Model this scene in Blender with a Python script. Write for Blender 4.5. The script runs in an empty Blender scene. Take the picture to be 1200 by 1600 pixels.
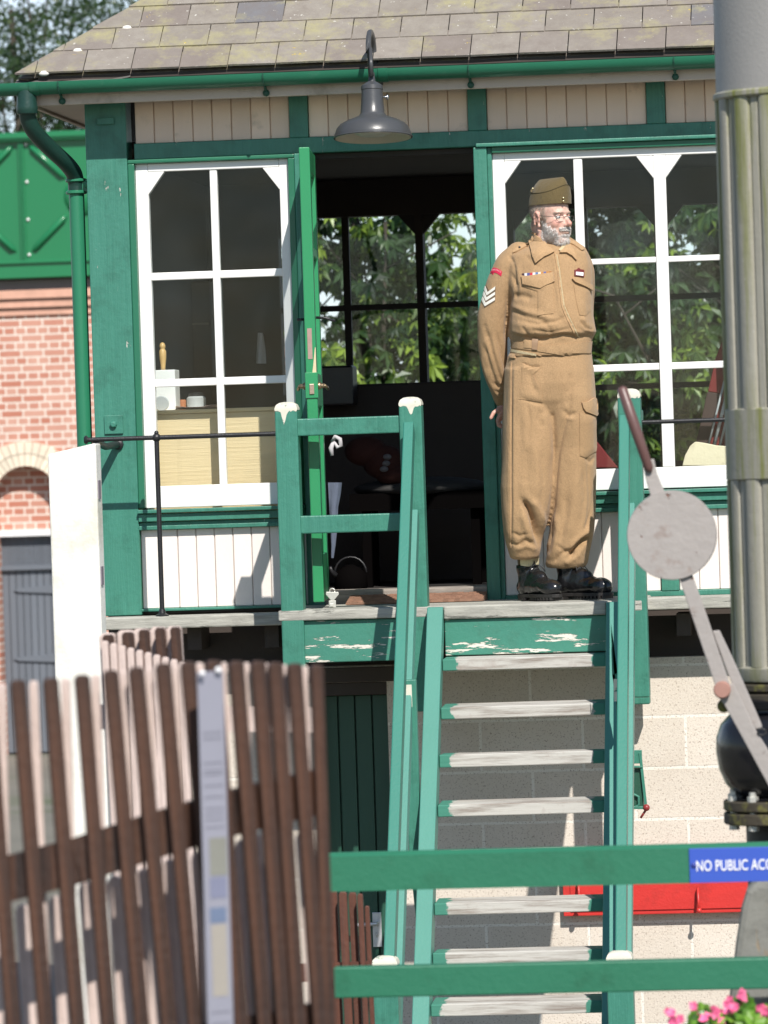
import bpy, bmesh, math, random
import numpy as np
from mathutils import Vector, Matrix, noise
from mathutils.bvhtree import BVHTree
from mathutils.geometry import delaunay_2d_cdt
random.seed(7); np.random.seed(7)
S = bpy.context.scene
COL = S.collection
R = math.radians

# ------------------------------------------------------------------ camera
FPX = 8030.0            # focal length in pixels of the 1200 x 1600 photograph
FZ = 2.30               # floor of the signal box
ROLL = R(1.85)
d_ = Vector((800 / FPX, 100 / FPX, -1)).normalized()
u_ = Vector((-math.sin(ROLL), math.cos(ROLL), 0))
u_.z = -(u_.x * d_.x + u_.y * d_.y) / d_.z
u_.normalize()
x_ = d_.cross(u_)
CR = Matrix((x_, d_, u_))            # rows: world axes in camera coordinates -> camera to world
def ray(px, py):
    return CR @ Vector(((px - 600) / FPX, (800 - py) / FPX, -1))
r0 = ray(600, 930)
CP = Vector((0, 0, FZ)) - r0 * (22 / r0.y)
cam = bpy.data.cameras.new("camera")
camo = bpy.data.objects.new("camera", cam)
COL.objects.link(camo)
camo.matrix_world = Matrix.Translation(CP) @ CR.to_4x4()
cam.sensor_fit = 'VERTICAL'; cam.sensor_height = 24.0; cam.lens = FPX * 24 / 1600
cam.clip_start = 0.5; cam.clip_end = 3000
cam.dof.use_dof = True; cam.dof.focus_distance = 21.6; cam.dof.aperture_fstop = 4.6
S.camera = camo
S.render.resolution_x = 768; S.render.resolution_y = 1024

# ------------------------------------------------------------------ sky and sun
SUN = Vector((0.262, -0.69, 0.70)).normalized()
w = bpy.data.worlds.new("World"); S.world = w; w.use_nodes = True
nt = w.node_tree
sky = nt.nodes.new('ShaderNodeTexSky'); sky.sky_type = 'NISHITA'; sky.sun_disc = False
sky.sun_elevation = math.asin(SUN.z); sky.sun_rotation = math.atan2(SUN.x, SUN.y)
sky.air_density = 1.0; sky.dust_density = 0.4; sky.ozone_density = 2.0
# bright broken cloud low in the sky, away from the sun
tcw = nt.nodes.new('ShaderNodeTexCoord'); sxw = nt.nodes.new('ShaderNodeSeparateXYZ'); nt.links.new(tcw.outputs['Generated'], sxw.inputs[0])
nzw = nt.nodes.new('ShaderNodeTexNoise'); nzw.inputs['Scale'].default_value = 9; nzw.inputs['Detail'].default_value = 6; nt.links.new(tcw.outputs['Generated'], nzw.inputs['Vector'])
rw = nt.nodes.new('ShaderNodeValToRGB'); rw.color_ramp.elements[0].position = .30; rw.color_ramp.elements[1].position = .62; nt.links.new(nzw.outputs['Fac'], rw.inputs[0])
ew = nt.nodes.new('ShaderNodeMapRange'); ew.inputs[1].default_value = .12; ew.inputs[2].default_value = .34; ew.inputs[3].default_value = .9; ew.inputs[4].default_value = 0; nt.links.new(sxw.outputs[2], ew.inputs[0])
yw = nt.nodes.new('ShaderNodeMapRange'); yw.inputs[1].default_value = .2; yw.inputs[2].default_value = .7; nt.links.new(sxw.outputs[1], yw.inputs[0])
m0 = nt.nodes.new('ShaderNodeMath'); m0.operation = 'MULTIPLY'; nt.links.new(ew.outputs[0], m0.inputs[0]); nt.links.new(yw.outputs[0], m0.inputs[1])
mw = nt.nodes.new('ShaderNodeMath'); mw.operation = 'MULTIPLY'; nt.links.new(rw.outputs[0], mw.inputs[0]); nt.links.new(m0.outputs[0], mw.inputs[1])
cw = nt.nodes.new('ShaderNodeMix'); cw.data_type = 'RGBA'; cw.inputs[7].default_value = (9.5, 11.0, 12.8, 1)
nt.links.new(mw.outputs[0], cw.inputs[0]); nt.links.new(sky.outputs[0], cw.inputs[6]); nt.links.new(cw.outputs[2], nt.nodes['Background'].inputs[0])
nt.nodes['Background'].inputs[1].default_value = 0.100
sl = bpy.data.lights.new("sun", 'SUN'); sl.energy = 5.0; sl.angle = R(0.5); sl.color = (1, 0.955, 0.89)
so = bpy.data.objects.new("sun", sl); COL.objects.link(so)
so.rotation_euler = (-SUN).to_track_quat('-Z', 'Y').to_euler()
S.view_settings.view_transform = 'Standard'; S.view_settings.look = 'None'
S.view_settings.exposure = 0.20; S.view_settings.gamma = 1
S.render.film_transparent = False

# ------------------------------------------------------------------ measuring helpers
def pt(px, py, Y=0.0):
    """point on the plane y = Y that the photograph shows at pixel px, py"""
    r = ray(px, py)
    return CP + r * ((Y - CP.y) / r.y)
def X(px, py, Y=0.0): return pt(px, py, Y).x
def Z(px, py, Y=0.0): return pt(px, py, Y).z
def rc(xl, yt, xr, yb, Y=0.0):
    xm, ym = (xl + xr) / 2, (yt + yb) / 2
    return X(xl, ym, Y), X(xr, ym, Y), Z(xm, yb, Y), Z(xm, yt, Y)
def sc(Y): return FPX / (Y - CP.y)      # pixels per metre at depth Y
CRT = np.array(CR.transposed()); CPn = np.array(CP)
def proj(V):
    c = (np.asarray(V) - CPn) @ CRT.T
    return np.stack([600 + FPX * c[:, 0] / -c[:, 2], 800 - FPX * c[:, 1] / -c[:, 2]], 1)

# ------------------------------------------------------------------ mesh builder
class MB:
    def __init__(s): s.v = []; s.f = []; s.t = []
    def add(s, vs, fs, t=0.5):
        b = len(s.v); s.v += [tuple(q) for q in vs]
        for f in fs: s.f.append(tuple(b + i for i in f)); s.t.append(t)
        return s
    def box(s, x0, x1, y0, y1, z0, z1, t=0.5):
        if x0 > x1: x0, x1 = x1, x0
        if y0 > y1: y0, y1 = y1, y0
        if z0 > z1: z0, z1 = z1, z0
        return s.add([(x0, y0, z0), (x1, y0, z0), (x1, y1, z0), (x0, y1, z0), (x0, y0, z1), (x1, y0, z1), (x1, y1, z1), (x0, y1, z1)],
                     [(0, 3, 2, 1), (4, 5, 6, 7), (0, 1, 5, 4), (1, 2, 6, 5), (2, 3, 7, 6), (3, 0, 4, 7)], t)
    def prism(s, poly, y0, y1, t=0.5):
        """poly: (x, z) anticlockwise seen from -y"""
        n = len(poly)
        vs = [(x, y0, z) for x, z in poly] + [(x, y1, z) for x, z in poly]
        fs = [tuple(range(n)), tuple(range(2 * n - 1, n - 1, -1))]
        fs += [(i, i + n, (i + 1) % n + n, (i + 1) % n) for i in range(n)]
        return s.add(vs, fs, t)
    def bar(s, a, b, wx, wz, t=0.5, up=Vector((0, 0, 1))):
        """rectangular bar from a to b"""
        a = Vector(a); b = Vector(b); d = (b - a).normalized()
        sx = d.cross(up)
        if sx.length < 1e-4: sx = Vector((1, 0, 0))
        sx.normalize(); sz = sx.cross(d).normalized()
        vs = []
        for p in (a, b):
            for i, j in ((-1, -1), (1, -1), (1, 1), (-1, 1)):
                vs.append(p + sx * (i * wx / 2) + sz * (j * wz / 2))
        return s.add(vs, [(3, 2, 1, 0), (4, 5, 6, 7), (0, 1, 5, 4), (1, 2, 6, 5), (2, 3, 7, 6), (3, 0, 4, 7)], t)
    def tube(s, path, r, n=10, cap=True, t=0.5, flat=1.0):
        path = [Vector(p) for p in path]
        m = len(path)
        rr = r if isinstance(r, (list, tuple)) else [r] * m
        ref = None; b = len(s.v); vs = []
        for i, p in enumerate(path):
            d = (path[min(i + 1, m - 1)] - path[max(i - 1, 0)]).normalized()
            if ref is None:
                ref = d.cross(Vector((0, 0, 1)))
                if ref.length < 0.1: ref = d.cross(Vector((0, 1, 0)))
            ref = (ref - d * ref.dot(d)).normalized(); q = d.cross(ref)
            for k in range(n):
                a = 2 * math.pi * k / n
                vs.append(p + ref * (math.cos(a) * rr[i]) + q * (math.sin(a) * rr[i] * flat))
        fs = [(i * n + k, i * n + (k + 1) % n, (i + 1) * n + (k + 1) % n, (i + 1) * n + k) for i in range(m - 1) for k in range(n)]
        if cap: fs += [tuple(range(n - 1, -1, -1)), tuple((m - 1) * n + k for k in range(n))]
        return s.add(vs, fs, t)
    def lathe(s, c, prof, n=32, axis='z', mod=None, t=0.5):
        """prof: (radius, height) list"""
        c = Vector(c); vs = []
        for j, (r, h) in enumerate(prof):
            for k in range(n):
                a = 2 * math.pi * k / n
                rr = r if mod is None else mod(r, a, j)
                if axis == 'z': vs.append(c + Vector((rr * math.cos(a), rr * math.sin(a), h)))
                elif axis == 'y': vs.append(c + Vector((rr * math.cos(a), -h, rr * math.sin(a))))
                else: vs.append(c + Vector((h, rr * math.cos(a), rr * math.sin(a))))
        m = len(prof)
        fs = [(i * n + k, i * n + (k + 1) % n, (i + 1) * n + (k + 1) % n, (i + 1) * n + k) for i in range(m - 1) for k in range(n)]
        fs += [tuple(range(n - 1, -1, -1)), tuple((m - 1) * n + k for k in range(n))]
        return s.add(vs, fs, t)
    def ball(s, c, r, n=12, m=8, rot=None, t=0.5):
        c = Vector(c); r = Vector(r) if not isinstance(r, (int, float)) else Vector((r, r, r))
        vs = []; 
        for i in range(1, m):
            th = math.pi * i / m
            for k in range(n):
                a = 2 * math.pi * k / n
                q = Vector((r.x * math.sin(th) * math.cos(a), r.y * math.sin(th) * math.sin(a), r.z * math.cos(th)))
                vs.append(c + (rot @ q if rot else q))
        for sgn in (1, -1):
            q = Vector((0, 0, sgn * r.z)); vs.append(c + (rot @ q if rot else q))
        fs = [(i * n + k, (i + 1) * n + k, (i + 1) * n + (k + 1) % n, i * n + (k + 1) % n) for i in range(m - 2) for k in range(n)]
        T = (m - 1) * n
        fs += [(T, k, (k + 1) % n) for k in range(n)] + [(T + 1, (m - 2) * n + (k + 1) % n, (m - 2) * n + k) for k in range(n)]
        return s.add(vs, fs, t)
    def build(s, name, mat, parent=None, smooth=False, bevel=0.0, seg=2, sharp=None):
        root = parent
        while root is not None and root.parent is not None: root = root.parent
        off = Vector(root.location) if (root is not None and root.type == 'EMPTY') else Vector((0, 0, 0))
        me = bpy.data.meshes.new(name)
        me.from_pydata([(a - off.x, b - off.y, c - off.z) for a, b, c in s.v], [], s.f)
        me.update()
        at = me.attributes.new('tint', 'FLOAT', 'FACE'); at.data.foreach_set('value', s.t)
        if smooth:
            me.polygons.foreach_set('use_smooth', [True] * len(s.f))
            if sharp: me.set_sharp_from_angle(angle=R(sharp))
        me.materials.append(mat)
        o = bpy.data.objects.new(name, me); COL.objects.link(o)
        if parent is not None: o.parent = parent
        if bevel > 0:
            b = o.modifiers.new('bevel', 'BEVEL'); b.width = bevel; b.segments = seg; b.limit_method = 'ANGLE'
        return o

def thing(name, loc, label, cat, group=None):
    o = bpy.data.objects.new(name, None); COL.objects.link(o); o.location = loc; o.empty_display_size = 0.1
    return tag(o, label, cat, group)
def tag(o, label=None, cat=None, group=None, kind=None):
    if label: o['label'] = label
    if cat: o['category'] = cat
    if group: o['group'] = group
    if kind: o['kind'] = kind
    return o
def dup(o, parent, loc, rot=None, scale=None):
    c = o.copy(); COL.objects.link(c); c.parent = parent; c.location = loc
    if rot is not None: c.rotation_euler = rot
    if scale is not None: c.scale = scale
    return c

# ------------------------------------------------------------------ materials
def newmat(name):
    m = bpy.data.materials.new(name); m.use_nodes = True
    n = m.node_tree.nodes; l = m.node_tree.links
    return m, n, l, n['Principled BSDF']
def mapped(n, l, scale=(1, 1, 1), swz=False):
    tc = n.new('ShaderNodeTexCoord'); out = tc.outputs['Object']
    if swz:
        a = n.new('ShaderNodeSeparateXYZ'); b = n.new('ShaderNodeCombineXYZ'); l.new(out, a.inputs[0])
        l.new(a.outputs[0], b.inputs[0]); l.new(a.outputs[2], b.inputs[1]); l.new(a.outputs[1], b.inputs[2]); out = b.outputs[0]
    mp = n.new('ShaderNodeMapping'); mp.inputs['Scale'].default_value = scale; l.new(out, mp.inputs[0])
    return mp.outputs[0]
def nz(n, l, vec, scale, detail=4, rough=0.6):
    t = n.new('ShaderNodeTexNoise'); t.inputs['Scale'].default_value = scale
    t.inputs['Detail'].default_value = detail; t.inputs['Roughness'].default_value = rough
    l.new(vec, t.inputs['Vector']); return t.outputs['Fac']
def ramp(n, l, fac, a, b, ca=(0, 0, 0, 1), cb=(1, 1, 1, 1)):
    r = n.new('ShaderNodeValToRGB'); r.color_ramp.elements[0].position = a; r.color_ramp.elements[1].position = b
    r.color_ramp.elements[0].color = ca; r.color_ramp.elements[1].color = cb
    l.new(fac, r.inputs[0]); return r.outputs['Color']
def mix(n, l, fac, a, b, mode='MIX'):
    m = n.new('ShaderNodeMix'); m.data_type = 'RGBA'; m.blend_type = mode
    for inp, v in ((m.inputs[0], fac), (m.inputs[6], a), (m.inputs[7], b)):
        if isinstance(v, (int, float)): inp.default_value = v
        elif isinstance(v, tuple): inp.default_value = (v[0], v[1], v[2], 1)
        else: l.new(v, inp)
    return m.outputs[2]
def bumpn(n, l, h, strength, dist=0.01, prev=None):
    b = n.new('ShaderNodeBump'); b.inputs['Strength'].default_value = strength; b.inputs['Distance'].default_value = dist
    l.new(h, b.inputs['Height'])
    if prev is not None: l.new(prev, b.inputs['Normal'])
    return b.outputs[0]
def sca(c, k): return tuple(min(1, x * k) for x in c)
def M(name, col, rough=0.55, var=0.15, vs=5, stretch=(1, 1, 1), bump=0.15, bs=90, peel=None, dirt=None, tint=0.0, metal=0.0, spec=0.5, coat=0.0, grain=None):
    """peel=(colour, low, high, scale, stretch)  dirt=(colour, low, high, scale)  grain=(colour, scale, amount)"""
    m, n, l, p = newmat(name)
    v = mapped(n, l, stretch)
    c = mix(n, l, nz(n, l, v, vs), sca(col, 1 - var), sca(col, 1 + var))
    nor = None
    if grain:
        g = nz(n, l, mapped(n, l, grain[3] if len(grain) > 3 else (2, 2, 40)), grain[1], 6, 0.7)
        gr = ramp(n, l, g, 0.35, 0.7)
        c = mix(n, l, ramp(n, l, g, 0.4, 0.65, (0, 0, 0, 1), (grain[2],) * 3 + (1,)), c, grain[0])
        nor = bumpn(n, l, gr, 0.5, 0.003)
    if tint:
        at = n.new('ShaderNodeAttribute'); at.attribute_name = 'tint'
        k = n.new('ShaderNodeMapRange'); k.inputs[3].default_value = 1 - tint; k.inputs[4].default_value = 1 + tint
        l.new(at.outputs['Fac'], k.inputs[0])
        mu = n.new('ShaderNodeVectorMath'); mu.operation = 'SCALE'; l.new(c, mu.inputs[0]); l.new(k.outputs[0], mu.inputs['Scale']); c = mu.outputs[0]
    if dirt:
        dm = ramp(n, l, nz(n, l, mapped(n, l), dirt[3], 6, 0.65), dirt[1], dirt[2])
        c = mix(n, l, dm, c, dirt[0])
    h = nz(n, l, mapped(n, l), bs, 3)
    nor = bumpn(n, l, h, bump, 0.004, nor)
    if peel:
        pm = ramp(n, l, nz(n, l, mapped(n, l, peel[4]), peel[3], 7, 0.68), peel[1], peel[2])
        c = mix(n, l, pm, c, peel[0])
        inv = n.new('ShaderNodeInvert'); l.new(pm, inv.inputs[1])
        nor = bumpn(n, l, inv.outputs[0], 0.7, 0.003, nor)
    l.new(c, p.inputs['Base Color']); l.new(nor, p.inputs['Normal'])
    p.inputs['Roughness'].default_value = rough; p.inputs['Metallic'].default_value = metal
    p.inputs['Specular IOR Level'].default_value = spec; p.inputs['Coat Weight'].default_value = coat
    return m
def glassmat(name, dirt=0.06, tintc=(0.96, 0.98, 0.98)):
    m = bpy.data.materials.new(name); m.use_nodes = True; n = m.node_tree.nodes; l = m.node_tree.links
    n.clear(); out = n.new('ShaderNodeOutputMaterial')
    tr = n.new('ShaderNodeBsdfTransparent'); tr.inputs[0].default_value = tintc + (1,)
    gl = n.new('ShaderNodeBsdfGlossy'); gl.inputs['Roughness'].default_value = 0.02
    lw = n.new('ShaderNodeLayerWeight'); lw.inputs[0].default_value = 0.5
    pw = n.new('ShaderNodeMath'); pw.operation = 'POWER'; pw.inputs[1].default_value = 5; l.new(lw.outputs['Facing'], pw.inputs[0])
    fr = n.new('ShaderNodeMath'); fr.operation = 'MULTIPLY_ADD'; fr.inputs[1].default_value = 0.93; fr.inputs[2].default_value = 0.02; l.new(pw.outputs[0], fr.inputs[0])
    mx = n.new('ShaderNodeMixShader'); l.new(fr.outputs[0], mx.inputs[0]); l.new(tr.outputs[0], mx.inputs[1]); l.new(gl.outputs[0], mx.inputs[2])
    df = n.new('ShaderNodeBsdfDiffuse'); df.inputs[0].default_value = (0.5, 0.5, 0.48, 1)
    v = mapped(n, l); f = ramp(n, l, nz(n, l, v, 6, 8, 0.7), 0.45, 0.85, (dirt * 0.25,) * 3 + (1,), (dirt * 2,) * 3 + (1,))
    m2 = n.new('ShaderNodeMixShader'); l.new(f, m2.inputs[0]); l.new(mx.outputs[0], m2.inputs[1]); l.new(df.outputs[0], m2.inputs[2])
    h = nz(n, l, v, 3, 1); b = bumpn(n, l, h, 0.15, 0.02); l.new(b, gl.inputs['Normal'])
    l.new(m2.outputs[0], out.inputs[0]); return m

TEAL = (0.050, 0.215, 0.155)
WOODG = (0.43, 0.42, 0.37)
m_teal = M("teal_paint", TEAL, 0.42, 0.16, 2.2, (3, 3, .5), bump=0.35, bs=55, peel=(sca(WOODG, 1.35), 0.675, 0.69, 9, (1.8, 1.8, 0.5)), dirt=((0.026, 0.115, 0.08), 0.50, 0.85, 11), grain=((0.03, 0.15, 0.105), 1.0, .35, (45, 45, 2.5)))
m_tealw = M("teal_paint_worn", TEAL, 0.45, 0.12, 3, bump=0.35, bs=60, peel=((0.70, 0.66, 0.58), 0.575, 0.59, 6, (0.8, 0.8, 5.5)), dirt=((0.05, 0.17, 0.12), 0.5, 0.8, 10))
m_cap = M("bleached_post_top", (0.62, 0.60, 0.50), 0.8, 0.2, 20, peel=(TEAL, 0.6, 0.63, 22, (1, 1, 1)))
m_leaf = M("bright_green_paint", (0.028, 0.25, 0.100), 0.3, 0.08, 3, bump=0.15, peel=((0.5, 0.55, 0.35), 0.76, 0.77, 14, (1, 1, 0.6)))
m_plank = M("grey_weathered_timber", WOODG, 0.85, 0.22, 5, (1, 3, 3), 0.4, 60, peel=((0.16, 0.16, 0.14), 0.62, 0.68, 5, (1, 4, 7)), grain=((0.2, 0.19, 0.17), 1.0, 0.6, (6, 60, 60)))
m_white = M("white_gloss_paint", (0.86, 0.85, 0.82), 0.35, 0.03, 4, bump=0.15, bs=50, dirt=((0.55, 0.52, 0.46), 0.72, 0.95, 10))
m_whitec = M("off_white_boarding", (0.80, 0.73, 0.68), 0.5, 0.04, 3, (3, 3, 0.6), bump=0.2, tint=0.04)
m_beige = M("cream_boarding", (0.84, 0.66, 0.52), 0.6, 0.08, 3, (3, 3, 0.6), bump=0.25, tint=0.08, dirt=((0.3, 0.25, 0.18), 0.6, 0.9, 7))
m_fascia = M("dull_cream_fascia", (0.62, 0.52, 0.44), 0.6, 0.12, 3, bump=0.3, dirt=((0.33, 0.27, 0.2), 0.55, 0.8, 6))
m_gutter = M("gutter_green", (0.022, 0.15, 0.085), 0.32, 0.12, 3, bump=0.15, dirt=((0.07, 0.2, 0.14), 0.6, 0.8, 9))
m_pipe = M("downpipe_green", (0.025, 0.19, 0.10), 0.35, 0.08, 4, bump=0.15)
m_iron = M("black_iron", (0.018, 0.018, 0.02), 0.4, 0.3, 30, bump=0.35, bs=160)
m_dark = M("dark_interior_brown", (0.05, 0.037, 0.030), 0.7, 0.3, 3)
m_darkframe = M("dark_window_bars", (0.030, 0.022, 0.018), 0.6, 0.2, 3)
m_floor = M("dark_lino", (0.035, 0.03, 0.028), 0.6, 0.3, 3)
m_cream = M("cream_board", (0.72, 0.56, 0.33), 0.6, 0.07, 3, bump=0.1, grain=((0.6, 0.45, 0.25), 1.5, 0.3, (2, 8, 60)))
m_glass = glassmat("window_glass", 0.004)
m_glassd = glassmat("dusty_window_glass", 0.007)

def slate_mat():
    m, n, l, p = newmat("old_roof_slate")
    v = mapped(n, l)
    at = n.new('ShaderNodeAttribute'); at.attribute_name = 'tint'
    cr = n.new('ShaderNodeValToRGB'); e = cr.color_ramp.elements
    e[0].color = (0.17, 0.18, 0.20, 1); e[1].color = (0.35, 0.32, 0.275, 1); e[1].position = 0.85
    x = e.new(0.12); x.color = (0.24, 0.205, 0.18, 1); x = e.new(0.4); x.color = (0.285, 0.255, 0.225, 1); x = e.new(0.62); x.color = (0.32, 0.295, 0.245, 1)
    l.new(at.outputs['Fac'], cr.inputs[0])
    c = mix(n, l, nz(n, l, v, 14, 6, 0.7), cr.outputs[0], (0.16, 0.13, 0.11))
    c = mix(n, l, ramp(n, l, nz(n, l, v, 5, 5, 0.7), 0.50, 0.74), c, (0.35, 0.32, 0.16))       # ochre lichen
    c = mix(n, l, ramp(n, l, nz(n, l, v, 45, 3, 0.6), 0.69, 0.72), c, (0.55, 0.53, 0.47))     # pale lichen spots
    c = mix(n, l, ramp(n, l, nz(n, l, v, 9, 6, 0.75), 0.66, 0.69), c, (0.50, 0.36, 0.05))
    l.new(c, p.inputs['Base Color']); p.inputs['Roughness'].default_value = 0.9
    l.new(bumpn(n, l, nz(n, l, v, 70, 6, 0.7), 0.5, 0.006), p.inputs['Normal']); return m
m_slate = slate_mat()

def brick_mat(name, c1, c2, mortar, bw, rh, ms, off=0.5, sq=1.0, sqf=2, bump=0.5, grit=None, sx=0.0):
    m, n, l, p = newmat(name)
    v = mapped(n, l, swz=True)
    ad = n.new('ShaderNodeVectorMath'); ad.inputs[1].default_value = (sx, 0, 0); l.new(v, ad.inputs[0]); v2 = ad.outputs[0]
    b = n.new('ShaderNodeTexBrick'); b.offset = off; b.offset_frequency = 2; b.squash = sq; b.squash_frequency = sqf
    b.inputs['Scale'].default_value = 1; b.inputs['Brick Width'].default_value = bw; b.inputs['Row Height'].default_value = rh
    b.inputs['Mortar Size'].default_value = ms; b.inputs['Mortar Smooth'].default_value = 0.15; b.inputs['Bias'].default_value = 0
    b.inputs['Color1'].default_value = c1 + (1,); b.inputs['Color2'].default_value = c2 + (1,); b.inputs['Mortar'].default_value = mortar + (1,)
    dis = n.new('ShaderNodeTexNoise'); dis.inputs['Scale'].default_value = 12; l.new(v2, dis.inputs['Vector'])
    mm = n.new('ShaderNodeVectorMath'); mm.operation = 'MULTIPLY_ADD'; mm.inputs[1].default_value = (0.006, 0.006, 0)
    l.new(dis.outputs['Color'], mm.inputs[0]); l.new(v2, mm.inputs[2]); l.new(mm.outputs[0], b.inputs['Vector'])
    c = mix(n, l, 0.5, b.outputs['Color'], mix(n, l, nz(n, l, v, 4, 6, 0.7), (0.25, 0.25, 0.25), (0.95, 0.95, 0.95)), 'SOFT_LIGHT')
    if grit: c = mix(n, l, ramp(n, l, nz(n, l, v, grit[1], 3, 0.7), 0.56, 0.68), c, grit[0])
    l.new(c, p.inputs['Base Color']); p.inputs['Roughness'].default_value = 0.9
    inv = n.new('ShaderNodeInvert'); l.new(b.outputs['Fac'], inv.inputs[1])
    nn = bumpn(n, l, inv.outputs[0], bump, 0.01); nn = bumpn(n, l, nz(n, l, v, 110, 4, 0.7), 0.5, 0.005, nn)
    l.new(nn, p.inputs['Normal']); return m
m_block = brick_mat("pale_concrete_block", (0.60, 0.53, 0.45), (0.65, 0.58, 0.50), (0.76, 0.71, 0.63), 0.44, 0.219, 0.0065, grit=((0.34, 0.27, 0.22), 130), sx=0.13)
m_brick = brick_mat("red_brick", (0.43, 0.165, 0.11), (0.53, 0.29, 0.22), (0.70, 0.62, 0.54), 0.23, 0.077, 0.0085, sq=0.5, bump=0.4)
# ================================================================== THE GROUND
GEO = MB(); GEO.box(-900, 900, -120, 2200, -0.5, 0)
m_ground = M("gravelly_ground", (0.17, 0.16, 0.13), 0.95, 0.3, 0.6, bump=0.15, bs=30, dirt=((0.07, 0.1, 0.035), 0.5, 0.7, 0.25))
tag(GEO.build("ground", m_ground), kind='structure')
pl = MB(); pl.box(-14, 14, -34, -10.2, 0.004, 1.30)
tag(pl.build("platform", M("platform_asphalt", (0.09, 0.09, 0.085), 0.9, 0.2, 3, bump=0.4), bevel=0.01), kind='structure')

# ================================================================== THE SIGNAL BOX
XL = X(147, 560); XR = X(1720, 560)
BK = 3.2                                     # inner face of the back wall
box_ = thing("signal_box", (XL, 0, 0), "timber signal box with green framing, white windows and slate roof above block wall", "signal box")
z_gut = Z(600, 106)
# -- base of concrete blocks, with the opening of the lower door
zb = Z(900, 1030); dx0, dx1, dz1 = X(505, 1250), X(612, 1250), Z(560, 1085)
b = MB()
b.box(XL + 0.03, dx0, -0.06, 0.16, 0, zb); b.box(dx1, XR - 0.03, -0.06, 0.16, 0, zb); b.box(dx0, dx1, -0.06, 0.16, dz1, zb)
b.box(XL + 0.03, XL + 0.25, 0.16, BK + .1, 0, zb); b.box(XR - 0.25, XR - 0.03, 0.16, BK + .1, 0, zb); b.box(XL + .25, XR - .25, BK - .1, BK + .1, 0, zb)
b.build("base_wall", m_block, box_)
b = MB(); b.box(dx0, dx1, -0.064, 0.10, dz1 - 0.0, dz1 + 0.055); b.box(dx0 - 0.1, dx1 + 0.1, -0.085, 0.0, dz1 + 0.057, dz1 + 0.12)
b.build("door_lintel", m_dark, box_, bevel=0.003)
# lower door
m_dgreen = M("dark_green_door_paint", (0.022, 0.085, 0.055), 0.4, 0.1, 3)
b = MB(); n = 4; wd = (dx1 - dx0) / n
for i in range(n): b.box(dx0 + i * wd + .003, dx0 + (i + 1) * wd - .003, 0.02, 0.05, 0.02, dz1 - .004)
b.box(dx0, dx1, 0.045, 0.06, 0.02, dz1 - .006)
ld = b.build("lower_door", m_dgreen, box_, bevel=0.003)
hx, hx2, hz0, hz1 = rc(582, 1426, 596, 1480, -0.0)
b = MB(); b.box(hx, hx2, 0.008, 0.019, hz0, hz1); b.tube([(hx + .02, .008, hz1 - .045), (hx + .02, -.04, hz1 - .045), (hx - .05, -.045, hz1 - .047), (hx - .09, -.04, hz1 - .05)], .009)
b.ball((hx + .019, 0.004, hz0 + .055), (.006, .006, .012))
b.build("door_handle", M("satin_aluminium", (0.7, 0.7, 0.72), 0.35, 0.05, 5, metal=0.6), ld, bevel=0.002)

# -- dark void and sole plate under the floor
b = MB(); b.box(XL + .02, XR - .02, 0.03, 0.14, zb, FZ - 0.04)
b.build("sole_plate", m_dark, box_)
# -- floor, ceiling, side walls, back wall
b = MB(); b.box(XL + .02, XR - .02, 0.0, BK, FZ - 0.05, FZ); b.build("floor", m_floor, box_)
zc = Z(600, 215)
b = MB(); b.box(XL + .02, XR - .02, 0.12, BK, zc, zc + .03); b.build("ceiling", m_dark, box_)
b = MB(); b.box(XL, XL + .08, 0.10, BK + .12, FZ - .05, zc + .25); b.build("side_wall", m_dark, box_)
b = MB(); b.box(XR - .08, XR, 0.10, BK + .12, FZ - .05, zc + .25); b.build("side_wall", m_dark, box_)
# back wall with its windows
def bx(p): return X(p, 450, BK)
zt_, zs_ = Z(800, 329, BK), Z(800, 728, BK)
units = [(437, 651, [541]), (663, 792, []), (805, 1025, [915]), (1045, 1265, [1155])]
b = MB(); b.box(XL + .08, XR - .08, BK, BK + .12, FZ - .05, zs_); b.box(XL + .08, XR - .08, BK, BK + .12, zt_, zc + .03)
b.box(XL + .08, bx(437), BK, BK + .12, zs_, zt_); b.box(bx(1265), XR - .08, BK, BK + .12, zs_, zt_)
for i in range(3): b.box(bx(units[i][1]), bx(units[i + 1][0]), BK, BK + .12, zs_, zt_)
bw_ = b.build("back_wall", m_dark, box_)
for u0, u1, ms in units:
    b = MB(); a0, a1 = bx(u0), bx(u1)
    for q in ms: b.box(bx(q) - .017, bx(q) + .017, BK + .03, BK + .07, zs_, zt_)
    for q in (478, 616):
        z = Z(800, q - 6, BK); b.box(a0, a1, BK + .032, BK + .068, z - .014, z + .014)
    c_ = .10
    b.prism([(a0, zt_ - c_), (a0 + c_ * .85, zt_), (a0, zt_)], BK + .02, BK + .07)
    b.prism([(a1, zt_ - c_), (a1, zt_), (a1 - c_ * .85, zt_)], BK + .02, BK + .07)
    wf = b.build("rear_window", m_darkframe, box_)
    g = MB(); g.box(a0, a1, BK + .048, BK + .052, zs_, zt_); g.build("pane", m_glass, wf)

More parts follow.
